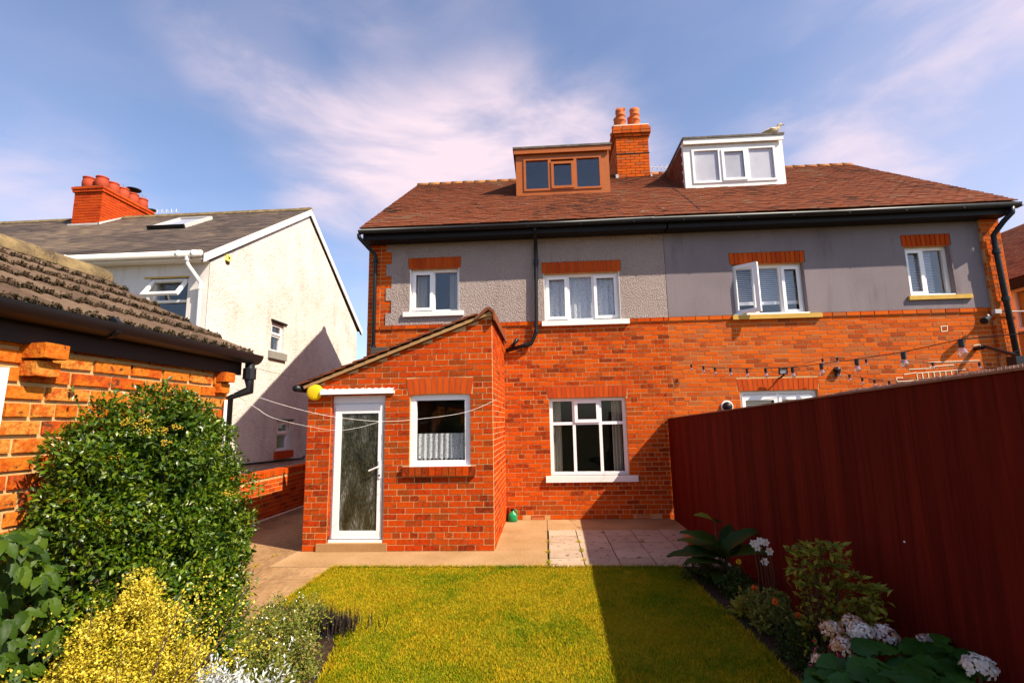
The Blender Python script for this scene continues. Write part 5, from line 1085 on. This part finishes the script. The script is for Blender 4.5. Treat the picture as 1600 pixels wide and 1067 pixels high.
mesh_obj('body', vs, fs, 'green_plastic', ju, True); MB().tube([(jx+.02,jy,.16),(jx+.05,jy,.185),(jx+.075,jy,.165),(jx+.075,jy,.11)], .011, 8).build('handle', 'green_plastic', ju, True); MB().lathe((jx-.005,jy,.172), [(.030,0),(.030,.025),(.02,.03)], 12).build('cap', 'black_plastic', ju)
rb_ = tag(MB().box(jx-.06,jx+.045,YF-.075,YF-.012,0,.225).build('loose_brick', 'brick_arch'), 'loose red brick stood on end behind the green jug', 'brick')
# seagull on the dormer roof
q = at(1207,207,Y=YD+.02); sg = thing('seagull', (q[0],YD+.05,7.525), 'mottled brown and white gull standing on the white dormer roof', 'bird')
ax = np.array([1,-.15,0]); ax /= np.linalg.norm(ax); o0 = np.array([q[0],YD+.05,7.525])
spine = [(-.26,.035,.004),(-.20,.055,.018),(-.13,.085,.045),(-.05,.105,.068),(.03,.115,.075),(.09,.13,.062),(.125,.16,.04),(.14,.195,.034),(.155,.225,.040),(.185,.235,.036),(.205,.232,.018),(.225,.228,.010),(.262,.222,.004)]
MB().tube([tuple(o0+ax*a+np.array([0,0,z])) for a, z, r in spine], [r for *_, r in spine], 12).build('body', 'feather', sg, True)
for s in (-1,1):
    sd_ = np.array([-ax[1],ax[0],0])*s; MB().tube([tuple(o0+ax*a+sd_*(w_)+np.array([0,0,z])) for a, z, w_ in ((.07,.13,.055),(-.03,.135,.066),(-.14,.10,.045),(-.27,.06,.012))], [.018,.030,.022,.004], 8).build('wing', 'feather', sg, True)
    MB().tube([tuple(o0+ax*.02+sd_*.025+np.array([0,0,.07])), tuple(o0+ax*.02+sd_*.025)], .006, 5).build('leg', 'beak', sg)
MB().tube([tuple(o0+ax*.205+np.array([0,0,.230])), tuple(o0+ax*.235+np.array([0,0,.226])), tuple(o0+ax*.265+np.array([0,0,.216]))], [.013,.010,.003], 6).build('beak', 'beak', sg)
# aerials
def aerial(name, px, py, Y, ln, label, n=7, mast=1.2):
    q = at(px,py,Y=Y); t = thing(name, (q[0],Y,q[2]-mast), label, 'aerial'); MB().tube([(q[0],Y,q[2]-mast),(q[0],Y,q[2]+.03)], .014, 6).build('mast', 'steel', t); a = MB().tube([(q[0]-ln*.6,Y,q[2]+.03),(q[0]+ln*.4,Y,q[2]-.03)], .010, 5).build('boom', 'upvc', t)
    for i in range(n):
        x = q[0]-ln*.55+ln*.9*i/(n-1); MB().tube([(x,Y-.15,q[2]+.03-.06*(x-q[0]+ln*.6)/ln),(x+.0,Y+.15,q[2]+.03-.06*(x-q[0]+ln*.6)/ln),], .006, 4).build('element', 'upvc', t); MB().tube([(x,Y,q[2]-.05),(x,Y,q[2]+.09)], .006, 4).build('element', 'upvc', t)
aerial('television_aerial', 1040, 262, 14.5, .9, 'pale television aerial just above the ridge right of the chimney')
aerial('television_aerial', 255, 331, 16.5, 1.4, 'thin television aerial behind the ridge of the white house', 8)
for i, (px, py) in enumerate(((228,327),(238,329))):
    q = at(px,py,Y=15); tag(MB().tube([(q[0],15,q[2]-1),(q[0],15,q[2])], .02, 6).lathe((q[0],15,q[2]-.02), [(.02,0),(.12,.01),(.10,.05),(.02,.06)], 10).build('flue_terminal', 'black_paint'), 'small dark flue terminal above the white house ridge, %s one' % ('left' if i == 0 else 'right'), 'flue')
# washing lines
def line(name, pts, r, m_, label, cat, n=24):
    A = [at(x,y,Y=Y) for x, y, Y in pts]; P = []
    for i in range(len(A)-1):
        p0 = A[max(i-1,0)]; p1 = A[i]; p2 = A[i+1]; p3 = A[min(i+2,len(A)-1)]
        for k in range(6): t = k/6; P.append(tuple(.5*((2*p1)+(-p0+p2)*t+(2*p0-5*p1+4*p2-p3)*t*t+(-p0+3*p1-3*p2+p3)*t**3)))
    P.append(tuple(A[-1])); return tag(MB().tube(P, r, 5).build(name, m_), label, cat)
line('washing_line', [(358,604,3.5),(440,632,4.3),(515,650,5.05),(592,658,5.75),(650,655,6.1),(727,644,6.45),(776,624,6.66)], .0019, 'wire_white', 'thin white washing line sagging across the lean-to door and window', 'line')
line('washing_line', [(358,611,3.5),(400,637,3.75),(437,656,3.95),(520,672,5.4),(560,668,5.9),(592,659,6.2)], .0016, 'wire_white', 'second thin line sagging lower across the lean-to door', 'line')
line('cable', [(396,574,3.62),(435,584,4.6),(472,592,6.4)], .0018, 'black_plastic', 'thin dark cable from the garage eaves to the lean-to roof', 'cable')
# lights and fittings on the right house
def festoon(label, pts, sz):
    t = thing('festoon_lights', tuple(at(*pts[0][:2],Y=pts[0][2])), label, 'string lights', 'festoon lights strung over the neighbouring yard'); A = [at(x,y-3*sz_,Y=Y) for (x,y,Y,sz_) in pts]
    MB().tube([tuple(q) for q in A], .0032, 5).build('cable', 'black_plastic', t)
    for (x,y,Y,s_), q in list(zip(pts, A))[sz:]:
        if s_ < .05: continue
        r = .028; MB().lathe((q[0],q[1],q[2]-.052), [(.010,0),(.017,.004),(.017,.052),(.008,.056)], 8).build('lamp_holder', 'black_plastic', t)
        MB().lathe((q[0],q[1],q[2]-.052-.062), [(.004,0),(.018,.006),(r,.026),(r*.85,.042),(.014,.062)], 10).build('bulb', 'bulb_glass', t, True)
kk = -.0605; S = [(1080,571,0),(1099,574,1),(1117,576,2),(1141,577,3),(1167,578,4),(1196,577,5),(1238,576,6),(1283,570,7),(1338,563,8),(1411,552,9),(1501,532,10)]
festoon('string of bulbs running from the house wall towards the camera at the right', [(x,y,8.62*(1+kk*i),.6) for x,y,i in S]+[(1610,520,8.62*(1+kk*11.05),0)], 0)
festoon('string of small bulbs running level along the upper house wall', [(1215,580,8.55,0),(1285,562,8.5,.6),(1308,560,8.5,.6),(1353,563,8.4,.6),(1410,565,8.3,.6),(1457,568,8.2,.6),(1530,568,8.1,.6),(1600,545,8.0,0)], 0)
festoon('short string of small bulbs sagging towards the fence top', [(1285,566,8.5,0),(1311,580,8.4,.6),(1327,587,8.3,.6),(1347,592,8.2,.6),(1366,595,8.1,.6),(1389,597,8.0,.6),(1440,592,7.9,0)], 0)
q = at(1222,580,Y=YF-.14); fl = thing('floodlight', (q[0],YF,q[2]), 'square black floodlight with white face above the patio door', 'light'); fr = Fr((q[0],YF-.16,q[2]),(1,-.1,0),(0,-.15,1),(-.1,-1,-.15))
k = MB(); bars(k, fr, -.065, .065, -.05, .05, .014, -.0, .035); k.lbox(fr,-.06,.06,-.045,.045,-.02,.012); k.build('body', 'black_plastic', fl); MB().lbox(fr,-.05,.05,-.036,.036,.013,.02).build('lens', 'white_paint', fl); MB().tube([(q[0]+.02,YF-.15,q[2]-.06),(q[0]-.0,YF-.06,q[2]-.10),(q[0],YF,q[2]-.10)], .014, 6).build('arm', 'black_plastic', fl)
q = at(1137,635,Y=YF-.05); bl_ = thing('wall_lamp', (q[0],YF,q[2]), 'round black outdoor lamp left of the patio door, just above the fence', 'light'); fr = Fr((q[0],YF,q[2])); MB().lathe(0,[(.095,0),(.10,.02),(.085,.03)],20,fr=fr).build('rim', 'white_paint', bl_); MB().lathe(0,[(.08,.031),(.075,.07),(.05,.10),(.01,.11)],20,fr=fr).build('dome', 'black_plastic', bl_, True)
q = at(1540,497,Y=YF-.18); cc = thing('security_light', (q[0],YF,q[2]), 'black security spotlight under the string course near the right corner', 'light'); MB().tube([(q[0]-.10,YF-.26,q[2]-.06),(q[0]+.06,YF-.16,q[2]+.01)], [.055,.045], 12).build('body', 'black_plastic', cc, False); MB().tube([(q[0]+.06,YF-.16,q[2]+.01),(q[0]+.13,YF-.05,q[2]+.03)], .016, 6).build('arm', 'black_plastic', cc); MB().lathe(0,[(.018,0),(.012,.01)],8,fr=Fr((q[0]-.0,YF-.235,q[2]+.035))).build('sensor', 'upvc', cc)
q = at(1557,487,Y=YF-.12); jb = thing('junction_box', (q[0],YF-.08,q[2]), 'small grey junction box on the corner pier', 'box'); MB().box(q[0]-.05,q[0]+.05,YF-.16,YF-.085,q[2]-.035,q[2]+.035).build('case', 'lead', jb); MB().tube([(q[0]+.05,YF-.12,q[2]),(q[0]+.45,YF-.13,q[2]-.01)], .010, 6).build('conduit', 'lead', jb)
q = at(1312,577,Y=YF-.10); l2 = thing('sensor_light', (q[0],YF,q[2]), 'small black dome light amid the bulbs right of the patio door', 'light'); MB().lathe(0,[(.05,0),(.05,.05),(.035,.075),(.01,.08)],14,fr=Fr((q[0],YF,q[2]))).build('dome', 'black_plastic', l2, True); MB().lbox(Fr((q[0],YF,q[2])),-.03,.03,-.10,-.055,0,.05).build('bracket', 'black_plastic', l2)
a, b = at(1535,543,Y=YF-.14), at(1590,556,Y=YF-.9); aw = thing('awning_bracket', (b[0],YF,b[2]), 'black folding awning arm on the wall beside the right downpipe', 'bracket')
MB().tube([tuple(a),(a[0]+.03,a[1]-.02,a[2]+.012),tuple(b)], .028, 8).build('arm', 'black_plastic', aw); q = at(1596,563,Y=YF-.9); MB().box(q[0]-.14,q[0]+.5,q[1]-.08,q[1]+.08,q[2]-.09,q[2]+.06).build('housing', 'black_plastic', aw); MB().tube([(a[0],YF,a[2]),tuple(a)], .035, 8).build('pivot', 'black_plastic', aw)
